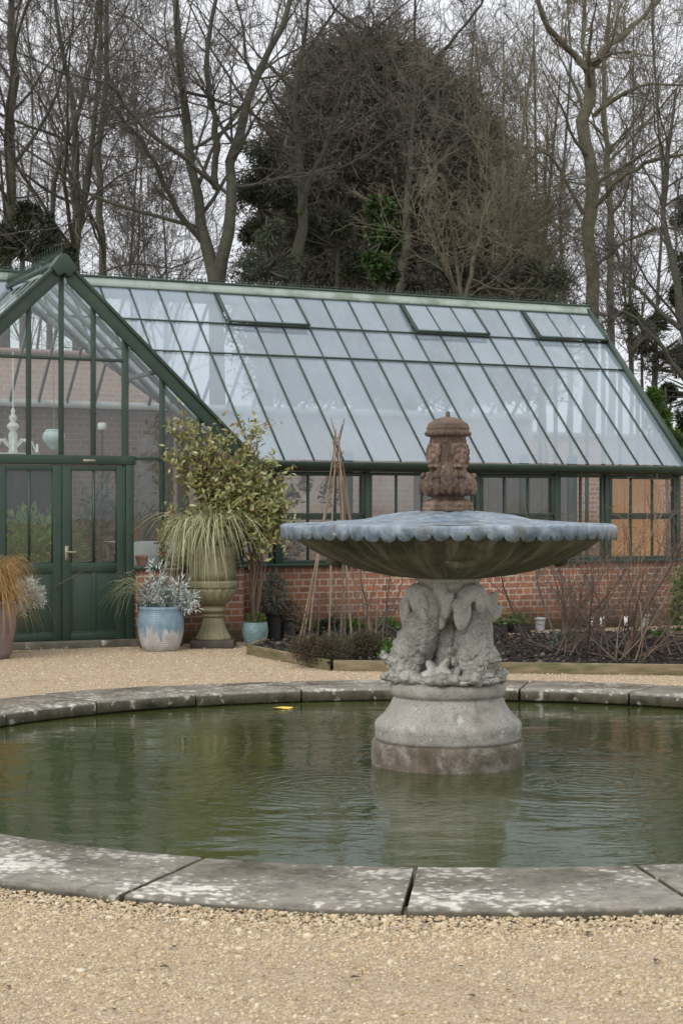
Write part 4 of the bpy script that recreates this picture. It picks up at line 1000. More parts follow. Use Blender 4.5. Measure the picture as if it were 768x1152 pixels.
# bare shrubs in the bed
def bare_shrub(px, Y, h, n, label, seed_spread=.25, mat=CANE, thick=.011, lean=.0, grp=None, up=1.4):
    t_ = thing('bare_shrub', label, 'shrub', W(px, Y, .05), 0, grp)
    st = np.stack((rng.normal(0, seed_spread*.35, n), rng.normal(0, seed_spread*.35, n), np.zeros(n)), -1)
    d = rnd_dirs(n, up); d[:, 0] += lean; d /= np.linalg.norm(d, axis=1, keepdims=True)
    P = curves(st, d, h*rng.uniform(.6, 1.15, n), 7, .13, .03); Rr = thick*np.linspace(1, .35, 7)[None]*rng.uniform(.5, 1.2, n)[:, None]
    m = MB(); m.tubes(P, Rr, 5); m.build('stems', mat, t_)
    tw, rw = kids(P, Rr, 7, .25, .75, .3, .4, .6, 5, .2, .02); tw2, rw2 = kids(tw, rw, 4, .2, .8, .3, .5, .6, 4, .25, 0)
    m = MB(); m.tubes(tw, np.maximum(rw, .002), 4); m.tubes(tw2, np.maximum(rw2, .0016), 3); m.build('crown', mat, t_)
    return t_
def kids(P, Rr, n, t0, ang, asd, ratio, rr, K, wig, up, t1=.97, taper=.35):
    N, Kp = P.shape[:2]
    t = rng.uniform(t0, t1, (N, n)); f = t*(Kp-1); i = np.minimum(f.astype(int), Kp-2); a = (f-i)[..., None]; ar = np.arange(N)[:, None]
    pos = P[ar, i]*(1-a)+P[ar, i+1]*a; T = P[ar, i+1]-P[ar, i]; T /= np.linalg.norm(T, axis=-1, keepdims=True)+1e-9
    rad = Rr[ar, i]*(1-a[..., 0])+Rr[ar, i+1]*a[..., 0]
    pl = np.linalg.norm(np.diff(P, axis=1), axis=-1).sum(1)[:, None]
    pos, T, rad, t = pos.reshape(-1, 3), T.reshape(-1, 3), rad.ravel(), t.ravel()
    pv = rng.normal(size=pos.shape); pv -= (pv*T).sum(1, keepdims=True)*T; pv /= np.linalg.norm(pv, axis=1, keepdims=True)+1e-9
    an = rng.normal(ang, asd, len(t))[:, None]
    d = T*np.cos(an)+pv*np.sin(an)
    L = np.repeat(pl, n, 1).ravel()*ratio*(1-.5*t)*rng.uniform(.6, 1.3, len(t))
    Q = curves(pos, d, L, K, wig, up)
    r0 = rad*rr*rng.uniform(.6, 1, len(t))
    return Q, r0[:, None]*np.linspace(1, taper, K)[None]
bare_shrub(640, 18.6, 1.55, 13, 'tall upright bare rose bush just right of the fountain bowl', .35)
bare_shrub(672, 18.2, 1.75, 12, 'wide bare rose bush with crossing canes in the middle of the dark soil', .5, up=1.0)
bare_shrub(708, 17.9, 1.5, 11, 'bare rose bush leaning right near the thick slanting stem', .4, up=.9)
bare_shrub(752, 18.6, 1.7, 12, 'bare shrub at the right edge of the dark soil bed', .5, up=.9)
bare_shrub(690, 17.6, 1.9, 5, 'tall thin straw-coloured bare shrub in front of the orange boards', .9, HAZEL, .007, 0, None, 1.8)
bare_shrub(655, 18.9, 1.7, 14, 'upright dark bare shrub behind the tall rose bush', .8, TWIG, .012, 0, None, 2.2)
t_ = thing('slanting_stem', 'thick bare stem slanting up to the right through the rose bushes', 'shrub', W(700, 18.1, .04))
P = np.array([(0,0,0),(.12,0,.3),(.3,.02,.65),(.52,.03,1.02),(.62,.03,1.25)]); Rr = np.array([.03,.026,.022,.02,.012])
m = MB(); m.tubes(P, Rr, 8); m.build('stem', CANE, t_, smooth=True)
tw, rw = kids(P[None], Rr[None], 14, .4, .7, .3, .35, .4, 5, .2, .03); tw2, rw2 = kids(tw, rw, 6, .2, .8, .3, .5, .6, 4, .25, 0)
m = MB(); m.tubes(tw, np.maximum(rw, .002), 4); m.tubes(tw2, np.maximum(rw2, .0016), 3); m.build('crown', CANE, t_)
bare_shrub(404, 19.2, 1.25, 8, 'thin dark bare shrub between the wigwam and the dolphins', .25, TWIG)
bare_shrub(432, 19.0, 1.2, 8, 'thin bare shrub just left of the dolphins', .25)
bare_shrub(360, 19.3, .9, 6, 'low bare canes at the left foot of the wigwam', .2)
def low_plant(name, px, Y, r, h, n, mat, label, L=.06, wd=.02, cat='plant', z=.04):
    t_ = thing(name, label, cat, W(px, Y, z))
    m = MB(); tw = curves(np.zeros((12, 3)), rnd_dirs(12, .9), h*1.1*np.ones(12), 4, .2, 0); m.tubes(tw, np.broadcast_to(np.array([.005,.004,.003,.002]), (12, 4)), 4); m.build('stems', CANE, t_)
    m = MB()
    for k in range(7):
        a = rng.uniform(0, 6.28); q = rng.random()**.5*.65
        clump(m, (r*q*math.cos(a), r*.7*q*math.sin(a), h*.5), (r*.5, r*.45, h*.55*rng.uniform(.7, 1.1)), n//7, L, wd, .4, .25, .1)
    m.build('foliage', mat, t_)
low_plant('heather', 366, 17.6, .36, .3, 4200, HEATH, 'brown heather mound spilling over the bed boards', .05, .008, 'shrub')
low_plant('heather', 404, 18.2, .36, .3, 3600, HEATH, 'olive heather mound behind the boards, left of the dolphins', .05, .008, 'shrub')
low_plant('leafy_plant', 428, 18.2, .13, .17, 180, LEAF_GR, 'bright green leafy plant in soil left of the dolphins', .09, .05)
low_plant('leafy_plant', 440, 17.8, .12, .13, 160, LEAF_GR, 'bright green leafy plant in the soil nearest the dolphins', .08, .04)
low_plant('leafy_plant', 634, 19.0, .18, .22, 320, LEAF_GREY, 'low grey-green plant at the foot of the rose bushes', .07, .02)
low_plant('leafy_plant', 748, 21.0, .17, .1, 200, LEAF_GR, 'low bright green plant at the far right of the soil', .07, .04)
low_plant('evergreen_shrub', 772, 21.8, .28, .95, 1500, LEAF_GR, 'rounded green shrub at the right edge by the brick wall', .06, .03, 'shrub', .0)
# pots and trays along the wall
def wallY(px, off_=.2):
    k = (px-384)/F; # solve X = k*Y on the line v=MV-off
    c, s = math.cos(TH), math.sin(TH); v = MV-off_
    u = (k*(O3[1]+v*c)-(O3[0]-v*s))/(c-k*s)
    return O3[1]+u*s+v*c
for px, r, h, n, lab in ((345, .13, .17, 260, 'dark tray of low green plants by the wall, left of the wigwam'), (372, .15, .15, 300, 'dark tray of leafy plants by the wall behind the wigwam'), (398, .12, .13, 200, 'dark tray of green plants by the wall, right of the wigwam'), (436, .14, .13, 200, 'dark tray of plants by the wall left of the pedestal'), (556, .14, .12, 160, 'black tray of seedlings by the wall right of the pedestal'), (583, .13, .14, 160, 'black tray of yellow-green plants near the small grey pot')):
    t_ = thing('plant_tray', lab, 'plant tray', W(px, wallY(px, .28)), TH)
    m = MB(); m.box((-r,-.1,0),(r,.1,.1)); m.box((-r-.01,-.11,.1),(r+.01,.11,.112)); m.build('tray', BLACKP, t_, bevel=.004)
    m = MB(); clump(m, (0,0,.15), (r,.1,h*.6), n, .07, .035, .5, .25, .1); m.build('foliage', LEAF_GR if px != 372 else LEAF_DK, t_)
LGREY = mat_noise('pale_grey_pot', (.26,.27,.28), (.33,.34,.35), 9, .6, .05)
for px, lab in ((607, 'small pale grey pot by the wall right of the plant trays'), (724, 'small pale grey pot by the wall behind the slanting stem')):
    t_ = thing('small_pot', lab, 'pot', W(px, wallY(px, .2))); pot_mb(.055, .07, .15, .006).build('pot', LGREY, t_, smooth=True)
    m = MB(); m.lathe([(.0,.12),(.06,.12)], 24); m.build('compost', SOIL, t_)
for px, lab in ((664, 'white plant marker by the wall, left one of the close pair'), (676, 'white plant marker by the wall, right one of the close pair'), (703, 'white plant marker by the wall right of the rose bushes')):
    t_ = thing('marked_pot', lab, 'pot', W(px, wallY(px, .2)))
    pot_mb(.04, .05, .09, .004).build('pot', BLACKP, t_, smooth=True); m = MB(); m.box((-.03,-.062,.04),(.03,-.057,.17)); m.build('marker', WHITE, t_)

# ------------------------------------------------------------------ inside the greenhouse
# chandelier (hangs from the wing rafters)
Pc = W(15, 21.6); zc = ZY(512, 21.6)
t_ = thing('chandelier', 'white glass chandelier hanging behind the gable panes', 'chandelier', (Pc[0], Pc[1], zc))
m = MB(); m.lathe([(.02,-.03),(.05,0),(.06,.04),(.05,.08),(.055,.2),(.06,.26),(.035,.3),(.075,.35),(.075,.38),(.03,.42),(.05,.46),(.05,.48),(.02,.52),(.03,.56),(.006,.6),(.006,1.3)], 24); m.build('stem', WHITE, t_, smooth=True)
for k in range(8):
    a = k*math.pi/4+.2; c, s = math.cos(a), math.sin(a)
    m = MB(); P = np.array([(.05*c,.05*s,.1),(.14*c,.14*s,.2),(.23*c,.23*s,.17),(.28*c,.28*s,.06),(.3*c,.3*s,.04)]); m.tubes(P, np.full(5, .012), 6); m.build('arm', WHITE, t_, smooth=True)
    m = MB(); m.lathe([(.012,.03),(.04,.04),(.014,.05),(.014,.13),(.004,.145)], 12, (.3*c,.3*s,0)); m.build('candle', WHITE, t_, smooth=True)
m = MB(); m.lathe([(.1,-.02),(.33,0),(.34,.02),(.1,.03)], 40); m.build('dish', WHITE, t_, smooth=True)
# pale green hanging lantern
Pl = W(61, 21.9); z0 = ZY(506, 21.9)
PALEG = mat_noise('pale_green_glaze', (.42,.53,.5), (.5,.6,.57), 7, .3, .05)
t_ = thing('hanging_lantern', 'pale green round glass lantern hanging behind the gable panes', 'lantern', (Pl[0], Pl[1], z0))
m = MB(); m.lathe([(.05,0),(.06,.005),(.065,.03),(.1,.07),(.14,.12),(.15,.17),(.13,.215),(.11,.24),(.115,.25),(.09,.26)], 40); m.build('shade', PALEG, t_, smooth=True)
m = MB(); m.tubes(np.array([(0,0,.25),(0,0,.9),(0,0,1.7)]), np.full(3, .005), 5); m.build('cord', METAL, t_)
# lamp on a post
Pl = W(115, 22.2); z0 = ZY(484, 22.2)
t_ = thing('post_lamp', 'small white lamp head on a dark post behind the gable', 'lamp', (Pl[0], Pl[1], 0))
m = MB(); m.lathe([(.09,0),(.1,.02),(.02,.04),(.018,z0)], 16); m.build('post', BLACKP, t_, smooth=True)
m = MB(); m.lathe([(.045,z0),(.06,z0+.01),(.055,z0+.09),(.02,z0+.1)], 20); m.build('lamp_shade', WHITE, t_, smooth=True)
# grey timber screen of upright boards on the right of the wing
t_ = thing('timber_screen', 'grey upright timber boards standing inside the right of the gable', 'screen', HL(1.75, 1.3), TH)
for k in range(6):
    m = MB(); m.box((k*.25-.35,0,0),(k*.25-.35+.16,.03,2.75-.1*abs(k-2))); m.build('board', GREYWOOD, t_, bevel=.004)
m = MB(); m.box((-.35,.032,1.0),(1.1,.07,1.1)); m.build('rail', GREYWOOD, t_)
# table with a white cloth
t_ = thing('cloth_table', 'small table under a pale cloth inside the window by the right door', 'table', HL(1.15, .62), TH)
m = MB(); m.box((-.35,-.28,1.23-.03),(.45,.3,1.23)); m.build('tabletop', GREYWOOD, t_)
for x, y in ((-.3,-.23),(.4,-.23),(-.3,.25),(.4,.25)):
    m = MB(); m.box((x-.025,y-.025,0),(x+.025,y+.025,1.2)); m.build('leg', GREYWOOD, t_)
m = MB(); a = np.linspace(0, 1, 24)
V = []; 
for x in np.linspace(-.37, .47, 24): V += [(x, -.29-.02*math.sin(x*22)-.01, .78), (x, -.3-.008*math.sin(x*22), 1.0), (x, -.285, 1.233), (x, .31, 1.235)]
m.add(V, np.array([(k*4+j, k*4+4+j, k*4+5+j, k*4+1+j) for k in range(23) for j in range(3)])); tag(m.build('tablecloth', CLOTH, smooth=True, loc=HL(1.15, .62)), 'pale cloth draped over the small table inside the glass', 'tablecloth')
bpy.data.objects['tablecloth'].rotation_euler = (0, 0, TH)
t_ = thing('terracotta_pot', 'small empty terracotta pot on the inside window ledge', 'pot', HL(1.02, .11, SILL), TH); pot_mb(.05, .07, .09, .008).build('pot', TERRA, t_, smooth=True)
t_ = thing('potted_olive', 'grey-leaved small tree in a pot standing on the cloth table', 'potted plant', HL(1.08, .68, 1.236), TH)
pot_mb(.07, .1, .14, .008).build('pot', TERRA, t_, smooth=True)
m = MB(); tw = curves(np.tile((0,0,.1), (10, 1)), rnd_dirs(10, 1.2), .8*np.ones(10), 6, .15, .05); m.tubes(tw, np.broadcast_to(np.linspace(.008,.003,6), (10, 6)), 5); m.build('stems', GREYWOOD, t_)
m = MB(); clump(m, (0,0,.6), (.28,.2,.4), 420, .07, .016, .2, .2, .1); m.build('foliage', LEAF_GREY, t_)
# plants seen through the doors
for u, v, hh, r_, mt, lab in ((-.3, .55, 1.6, .42, LEAF_LUSH, 'lush green leafy plant behind the left door glass'), (.15, 1.1, 1.6, .45, LEAF_LUSH, 'dark green leafy plant deeper behind the left door'), (1.0, 1.7, 2.0, .3, LEAF_GREY, 'tall grey-leaved plant behind the right door glass')):
    t_ = thing('indoor_plant', lab, 'potted plant', HL(u, v), TH)
    pot_mb(.15, .2, .3, .01).build('pot', TERRA, t_, smooth=True)
    m = MB(); tw = curves(np.tile((0,0,.28), (14, 1)), rnd_dirs(14, 1.3), (hh-.2)*np.ones(14), 6, .12, .03); m.tubes(tw, np.broadcast_to(np.linspace(.014,.004,6), (14, 6)), 5); m.build('stems', CANE, t_)
    m = MB(); clump(m, (0,0,hh*.62), (r_,r_*.8,hh*.42), 900, .12, .055, .2, .25, .15); m.build('foliage', mt, t_)
# dark door panel standing in for the dark arched opening in the rear wall
t_ = thing('arch_stand_in', 'dark panel standing in for the dark arch in the rear wall, seen through the left door glass', 'door', HL(.75, BV-.03), TH)
m = MB(); m.box((-.55,-.02,0),(.55,.02,2.2)); m.build('boards', mat_noise('arch_dark', (.02,.017,.013), (.035,.03,.024), 5, .7, .2, stretch=(6,6,.5)), t_, bevel=.005)
m = MB(); m.box((-.63,-.045,0),(-.55,.025,2.28)); m.box((.55,-.045,0),(.63,.025,2.28)); m.box((-.55,-.044,2.2),(.55,.025,2.28)); m.build('door_frame', GREYWOOD, t_)
m = MB(); m.lathe([(.0,2.95),(.03,2.955),(.03,3.0)], 12, (-.4,-.1,-1.9)); m.build('knob', METAL, t_)
# orange timber boards by the right end windows
t_ = thing('orange_boards', 'bright orange timber boards standing inside the right-hand windows', 'boards', HL(8.42, MV+.32), TH)
for u0, u1 in ((-.42,-.1),(-.07,.25),(.27,.58)):
    m = MB(); m.box((u0,0,.0),(u1,.03,2.07)); m.build('board', ORANGE, t_, bevel=.003)
m = MB(); m.box((-.36,.032,1.2),(.56,.07,1.3)); m.build('rail', ORANGE, t_)
t_ = thing('rear_partition', 'grey-brown timber partition behind the windows right of the finial', 'partition', HL(6.75, 1.7), TH)
for k in range(9):
    m = MB(); m.box((-1.2+k*.3,0,0),(-1.2+k*.3+.285,.03,2.3)); m.build('board', GREYWOOD, t_, bevel=.004)
# dried bunches hanging behind the first window
for px, Y_, py, lab, s_ in ((343, 22.6, 545, 'small yellow dried bunch hanging upside down in the first window', .1), (372, 23.2, 556, 'large brown dried bunch hanging in the middle of the first window', .2), (328, 23.0, 560, 'slim dark dried bunch hanging at the left of the first window', .12)):
    p = W(px, Y_, ZY(py, Y_))
    t_ = thing('dried_bunch', lab, 'dried flowers', p)
    m = MB(); n = 40; d = rnd_dirs(n, -2.2); P = curves(np.tile((0,0,s_*1.6), (n, 1)), d, s_*2.2*rng.uniform(.6, 1, n), 4, .08, 0); m.tubes(P, np.broadcast_to(np.array([.003,.003,.003,.002]), (n, 4)), 3); m.tubes(np.array([(0,0,s_*1.5),(0,0,s_*1.6+.3),(0,0,1.0)]), np.full(3, .004), 4); m.build('stems', TWIGL, t_)
    m = MB(); clump(m, (0,0,-s_*.1), (s_*.8,s_*.8,s_*.7), 160, .05, .03, -.2); m.build('flower_heads', DRIED if s_ < .11 else LEAF_BR, t_)
t_ = thing('indoor_plant', 'small green plant on the ledge inside the first window', 'potted plant', HL(3.15, MV+.3), TH)
pot_mb(.08, .1, 1.0, .01).build('pot', LGREY, t_, smooth=True); m = MB(); clump(m, (0,0,1.15), (.17,.14,.14), 140, .09, .04, .3); m.build('foliage', LEAF_GREY, t_)

# ------------------------------------------------------------------ trees
DENS = .72
def tree_parts(trunks, n1=14, n2=7, n3=6, n4=6, t0=.25, ang=.85, ratio=.45, up=.05, wig=.1, L0=None, twig_r=.0065, extra=None):
    """trunks: list of (points, radii). returns trunk builder, crown builder"""
    n1 = round(n1*1.35); tm, cm = MB(), MB(); n2 = max(3, round(n2*.85)); n3 = max(3, round(n3*.68)); n4 = max(2, round(n4*.55)); twig_r *= .72
    L1P, L1R = [], []
    for P, Rr in trunks:
        P = np.array(P, float); Rr = np.array(Rr, float)
        # resample with slight waviness
        t = np.linspace(0, len(P)-1, 14); Q = np.stack([np.interp(t, np.arange(len(P)), P[:, k]) for k in range(3)], -1); q = np.interp(t, np.arange(len(P)), Rr)
        Q[1:-1] += np.cumsum(rng.normal(0, 1, (12, 3)), 0)*q[1:-1, None]*.13*np.array((1,1,.2)) + rng.normal(0, 1, (12, 3))*q[1:-1, None]*.3
        q = q*.68*(1+rng.normal(0, .07, 14)); tm.tubes(Q, q, 10); L1P.append(Q); L1R.append(q)
    P0, R0 = np.stack(L1P), np.stack(L1R)
    a, ra = kids(P0, R0, n1, t0, ang, .32, ratio, .46, 10, wig*1.35, up, taper=.22); tm.tubes(a, ra, 6)
    b, rb = kids(a, ra, n2, .15, .75, .3, .55, .55, 7, .19, up*.7, taper=.25); cm.tubes(b, np.maximum(rb, twig_r*1.1), 4)
    c, rc = kids(b, rb, n3, .1, .75, .35, .62, .6, 6, .24, up*.5); cm.tubes(c, np.maximum(rc*.8, twig_r*.85), 3)
    d, rd = kids(c, rc, n4, .05, .7, .35, .7, .6, 5, .28, up*.3); cm.tubes(d, np.maximum(rd*.5, twig_r*.6)*np.linspace(1, .6, 5)[None], 3)
    return tm, cm
def tree(name, label, loc, trunks, bark=BARK, twig=TWIG, group=None, cat='tree', **kw):
    t_ = thing(name, label, cat, loc, 0, group)
    tm, cm = tree_parts(trunks, **kw)
    tm.build('trunk', bark, t_, smooth=True); cm.build('crown', twig, t_)
    return t_
def rel(px0, Y, pts):
    """points of a trunk (bearing, height read off the photo) relative to its foot"""
    b = W(px0, Y)
    return [tuple(np.array(W(px, Y+dy, ZY(py, Y)))-b) for px, py, dy in pts]
GRP = 'bare trees behind the greenhouse'
# 1 left edge
Y = 33; tree('bare_tree', 'dark bare tree at the very left edge of the photo', W(6, Y), [(rel(6, Y, [(6,660,0),(8,300,0),(5,150,.3),(12,0,.2),(20,-160,.5)]), [.2,.16,.13,.1,.04])], n1=16, n2=8, n3=7, n4=6)
Y = 36; tree('bare_tree', 'thin curving bare tree second from the left edge', W(52, Y), [(rel(52, Y, [(52,660,0),(55,300,0),(62,190,0),(95,100,.5),(120,-60,.5)]), [.12,.095,.08,.06,.03])], n1=14, n2=8, n3=7, n4=6)
Y = 34; tree('bare_tree', 'forked bare tree behind the gable apex', W(90, Y), [(rel(90, Y, [(90,660,0),(90,310,0),(92,220,0),(85,120,.4),(60,-40,1)]), [.19,.16,.13,.09,.04]), (rel(90, Y, [(91,250,0),(105,170,-.3),(112,70,-.5),(120,-80,-.5)]), [.1,.08,.07,.03])], n1=13, n2=8, n3=7, n4=6)
Y = 39; tree('bare_tree', 'slender straight bare tree right of the gable apex', W(116, Y), [(rel(116, Y, [(116,660,0),(117,300,0),(115,190,0),(122,60,0),(120,-120,0)]), [.16,.13,.11,.08,.03])], n1=16, n2=8, n3=7, n4=5)
# 5: the big twin-stemmed tree
Y = 32; tree('bare_tree', 'big twin-stemmed bare tree with a long low limb over the left of the roof', W(243, Y), [
    (rel(243, Y, [(243,660,0),(243,330,0),(236,280,0),(216,200,0),(205,120,.2),(203,40,.3),(190,-120,.6)]), [.27,.22,.17,.13,.115,.1,.04]),
    (rel(243, Y, [(244,330,0),(258,240,-.2),(262,180,-.2),(285,90,-.3),(325,20,-.4),(350,-120,-.4)]), [.2,.16,.14,.1,.08,.03]),
    (rel(243, Y, [(243,215,-.2),(244,150,-.6),(232,80,-.9),(262,-60,-1.2)]), [.1,.085,.07,.03]),
    (rel(243, Y, [(245,216,-.3),(205,190,-1),(155,160,-1.6),(125,125,-2),(70,120,-2.5)]), [.07,.06,.05,.04,.015]),
    (rel(243, Y, [(230,275,0),(190,225,-.6),(165,175,-1),(120,130,-1.2)]), [.09,.07,.05,.02])], n1=10, n2=8, n3=7, n4=6, ratio=.42)
# far thinner trees: a few kinds, repeated
kinds = []
for k in range(3):
    H = (15, 17, 14)[k]
    kinds.append(tree('slender_tree', '', (0, 0, 0), [([(0,0,0),(.2,0,H*.3),(-.1,.1,H*.55),(.25,0,H*.8),(.0,0,H)], [.095,.08,.06,.04,.02])] + ([([(.05,0,H*.3),(.6,.2,H*.55),(.9,.1,H*.85)], [.06,.045,.02])] if k != 1 else []), group='thin bare trees in the distance behind the greenhouse', n1=17, n2=8, n3=7, n4=5, ang=.6, ratio=.42, up=.09, twig_r=.0085))
far = [(30,46,0,'thin distant bare tree between the first two trunks at the left edge'),(150,46,2,'thin distant bare tree in the gap right of the gable apex'),(187,52,0,'thin distant bare tree just left of the twin-stemmed trunk'),
       (535,45,2,'thin distant bare tree over the right shoulder of the dark dome'),(590,48,0,'thin distant bare tree right of the dark dome'),(632,46,1,'thin distant bare tree touching the large pale trunk at its left'),(712,50,0,'thin distant bare tree right of the two pale trunks'),(745,46,1,'thin distant bare tree near the right edge')]
for n, (px, Y, k, lab) in enumerate(far):
    r = kinds[k]
    if r['label'] == '': r['label'] = lab; r.location = tuple(W(px, Y)); r.rotation_euler = (0, 0, n*1.3)
    else: dup(r, W(px, Y), n*1.3, lab, random.uniform(.9, 1.1))

# the dark dome
def dome():
    Yc = 40.0; c0 = W(432, Yc)
    t_ = thing('domed_tree', 'huge dark dome-shaped tree of dense brown twigs in the middle', 'tree', c0)
    tm = MB()
    for k in range(5):
        a = k*1.3; P = np.array([(0,0,0),(.3*math.cos(a),.3*math.sin(a),3),(1.2*math.cos(a),1.0*math.sin(a),6.5),(1.8*math.cos(a),1.6*math.sin(a),9.5)]); tm.tubes(P, np.array([.3,.24,.15,.05]), 9)
    tm.build('trunk', BARK, t_, smooth=True)
    # outline: half-width by height
    zz = np.array([4.2, 5.5, 7.0, 8.5, 10.0, 11.2, 11.95, 12.45, 12.65]); ww = np.array([4.1, 4.3, 4.2, 3.85, 3.25, 2.6, 1.95, 1.1, .1]); cx = np.array([.45, .45, .4, .3, .08, -.15, -.3, -.48, -.55])
    def place(n, lo, hi):
        z = rng.uniform(4.2, 12.65, n*2); w = np.interp(z, zz, ww); kp = rng.random(len(z)) < (w/4.1+.12); z, w = z[kp][:n], w[kp][:n]
        a = rng.uniform(0, 6.283, len(z)); q = (lo+(hi-lo)*rng.random(len(z)))
        lump = 1+.1*np.sin(a*5+z*1.7)+.07*np.sin(a*11-z*2.9)
        x = np.interp(z, zz, cx)+w*q*lump*np.cos(a); y = w*q*lump*np.sin(a)
        return np.stack((x, y, z), -1), np.stack((np.cos(a), np.sin(a), .25*np.ones(len(a))), -1)
    cm = MB()
    P, d = place(9500, .35, .8); d = d+rnd_dirs(len(P), .3)*.7; d /= np.linalg.norm(d, axis=1, keepdims=True)
    L1 = curves(P, d, rng.uniform(.5, 1.0, len(P)), 6, .2, .03); cm.tubes(L1, np.broadcast_to(np.linspace(.018, .007, 6), L1.shape[:2]), 3)
    L2, r2 = kids(L1, np.full(L1.shape[:2], .014), 6, .2, .7, .3, .5, .8, 4, .2, .02); cm.tubes(L2, np.full(L2.shape[:2], .0085)*np.linspace(1, .5, 4)[None], 3)
    cm.build('crown', TWIGD, t_)
    lm = MB(); P, d = place(120000, .15, .95)
    # thinner low down, so sky glints through
    kp = rng.random(len(P)) < np.clip((P[:, 2]-3.2)/3.4, .25, 1); P = P[kp]
    lm.leaves(P, rnd_dirs(len(P), -.2), rng.uniform(.1, .2, len(P)), rng.uniform(.025, .055, len(P)), .2); lm.build('foliage', LEAF_BR, t_)
dome()
# bare trees in front of the dome
Y = 34; tree('bare_tree', 'dark bare tree rising in front of the left flank of the dome', W(333, Y), [(rel(333, Y, [(333,660,0),(333,310,0),(338,200,0),(330,120,.3),(345,40,.3),(350,-80,.3)]), [.2,.17,.13,.09,.06,.02]), (rel(333, Y, [(336,240,0),(372,150,-.4),(405,60,-.8),(470,10,-1)]), [.09,.07,.05,.02])], twig=TWIGD, n1=13, n2=8, n3=6, n4=5)
Y = 33.5; tree('bare_tree', 'dark bare tree forking over the top of the dome, right of the ivy trunk', W(452, Y), [(rel(452, Y, [(450,660,0),(450,320,0),(462,240,0),(462,180,0),(465,60,.2),(470,-60,.2)]), [.16,.13,.1,.075,.05,.02]), (rel(452, Y, [(464,80,.1),(500,60,-.3),(540,20,-.6),(560,-40,-.6)]), [.055,.045,.035,.015]), (rel(452, Y, [(462,100,0),(425,40,.3),(380,5,.5),(350,-40,.5)]), [.055,.045,.035,.015])], twig=TWIG, n1=9, n2=7, n3=6, n4=5)
# pale thin multi-stemmed trees on the right of the dome
for px, Y, lab, pts in ((566, 31, 'pale multi-stemmed bare tree at the right flank of the dome', [(566,30),(535,70),(600,50)]), (520, 30, 'pale low spreading bare tree in front of the dome', [(500,205),(470,240),(550,200)]), (605, 33, 'pale bare tree between the dome and the large pale trunk', [(600,20),(630,80),(615,140)])):
    tr_ = [(rel(px, Y, [(px,660,0),(px+rng.normal(0, 4),345,0),(px*.6+tx*.4,345*.6+ty*.4,rng.normal(0, .4)),(tx,ty,rng.normal(0, .8))]), [.09,.07,.05,.02]) for tx, ty in pts]
    tree('bare_tree', lab, W(px, Y), tr_, bark=BARKL, twig=TWIGL, n1=8, n2=6, n3=6, n4=4, t0=.35, ratio=.34, twig_r=.0055)
# the large pale trunk on the right with its wide fork
Y = 32; tree('bare_tree', 'large pale-barked tree with a thick straight trunk and wide high fork', W(661, Y), [
    (rel(661, Y, [(661,660,0),(662,330,0),(663,200,0),(661,140,0),(663,85,0),(664,66,0)]), [.22,.19,.18,.165,.15,.13]),
    (rel(661, Y, [(663,80,0),(648,60,0),(622,42,-.3),(605,5,-.5),(590,-90,-.6)]), [.12,.095,.08,.06,.02]),
    (rel(661, Y, [(663,78,0),(675,60,.1),(700,40,.3),(722,15,.4),(745,-10,.5),(770,-90,.5)]), [.12,.1,.085,.065,.05,.02]),
    (rel(661, Y, [(663,75,0),(655,45,.3),(658,0,.6),(650,-80,.6)]), [.07,.055,.045,.02]),
    (rel(661, Y, [(668,130,0),(700,112,-.6),(735,108,-1),(790,120,-1.4)]), [.07,.055,.04,.02]),
    (rel(661, Y, [(668,232,0),(700,205,-.6),(740,190,-1),(800,185,-1.4)]), [.08,.065,.05,.02]),
    (rel(661, Y, [(655,240,0),(620,180,-.5),(590,175,-.8),(560,190,-1)]), [.06,.045,.03,.015]),
    (rel(661, Y, [(668,300,0),(705,275,-.6),(745,265,-1),(800,280,-1.4)]), [.06,.05,.035,.015])], bark=BARKL, twig=TWIGL, n1=7, n2=6, n3=6, n4=5, t0=.3, ratio=.34)
Y = 37; tree('bare_tree', 'slim pale bare tree standing just right of the large pale trunk', W(683, Y), [(rel(683, Y, [(683,660,0),(683,300,0),(680,180,0),(677,80,0),(690,-60,0)]), [.15,.12,.1,.07,.03])], bark=BARKL, twig=TWIGL, n1=14, n2=7, n3=6, n4=5)
Y = 30; tree('bare_tree', 'dark twiggy bare tree spreading low at the right edge', W(775, Y), [(rel(775, Y, [(775,660,0),(772,420,0),(752,300,0),(742,220,0),(760,100,0)]), [.16,.13,.1,.07,.03]), (rel(775, Y, [(772,430,0),(735,380,-.4),(700,355,-.8),(680,370,-1)]), [.08,.06,.04,.02]), (rel(775, Y, [(765,370,0),(725,330,.4),(700,300,.8),(688,250,1)]), [.07,.05,.04,.02])], n1=12, n2=8, n3=7, n4=6, ratio=.4)
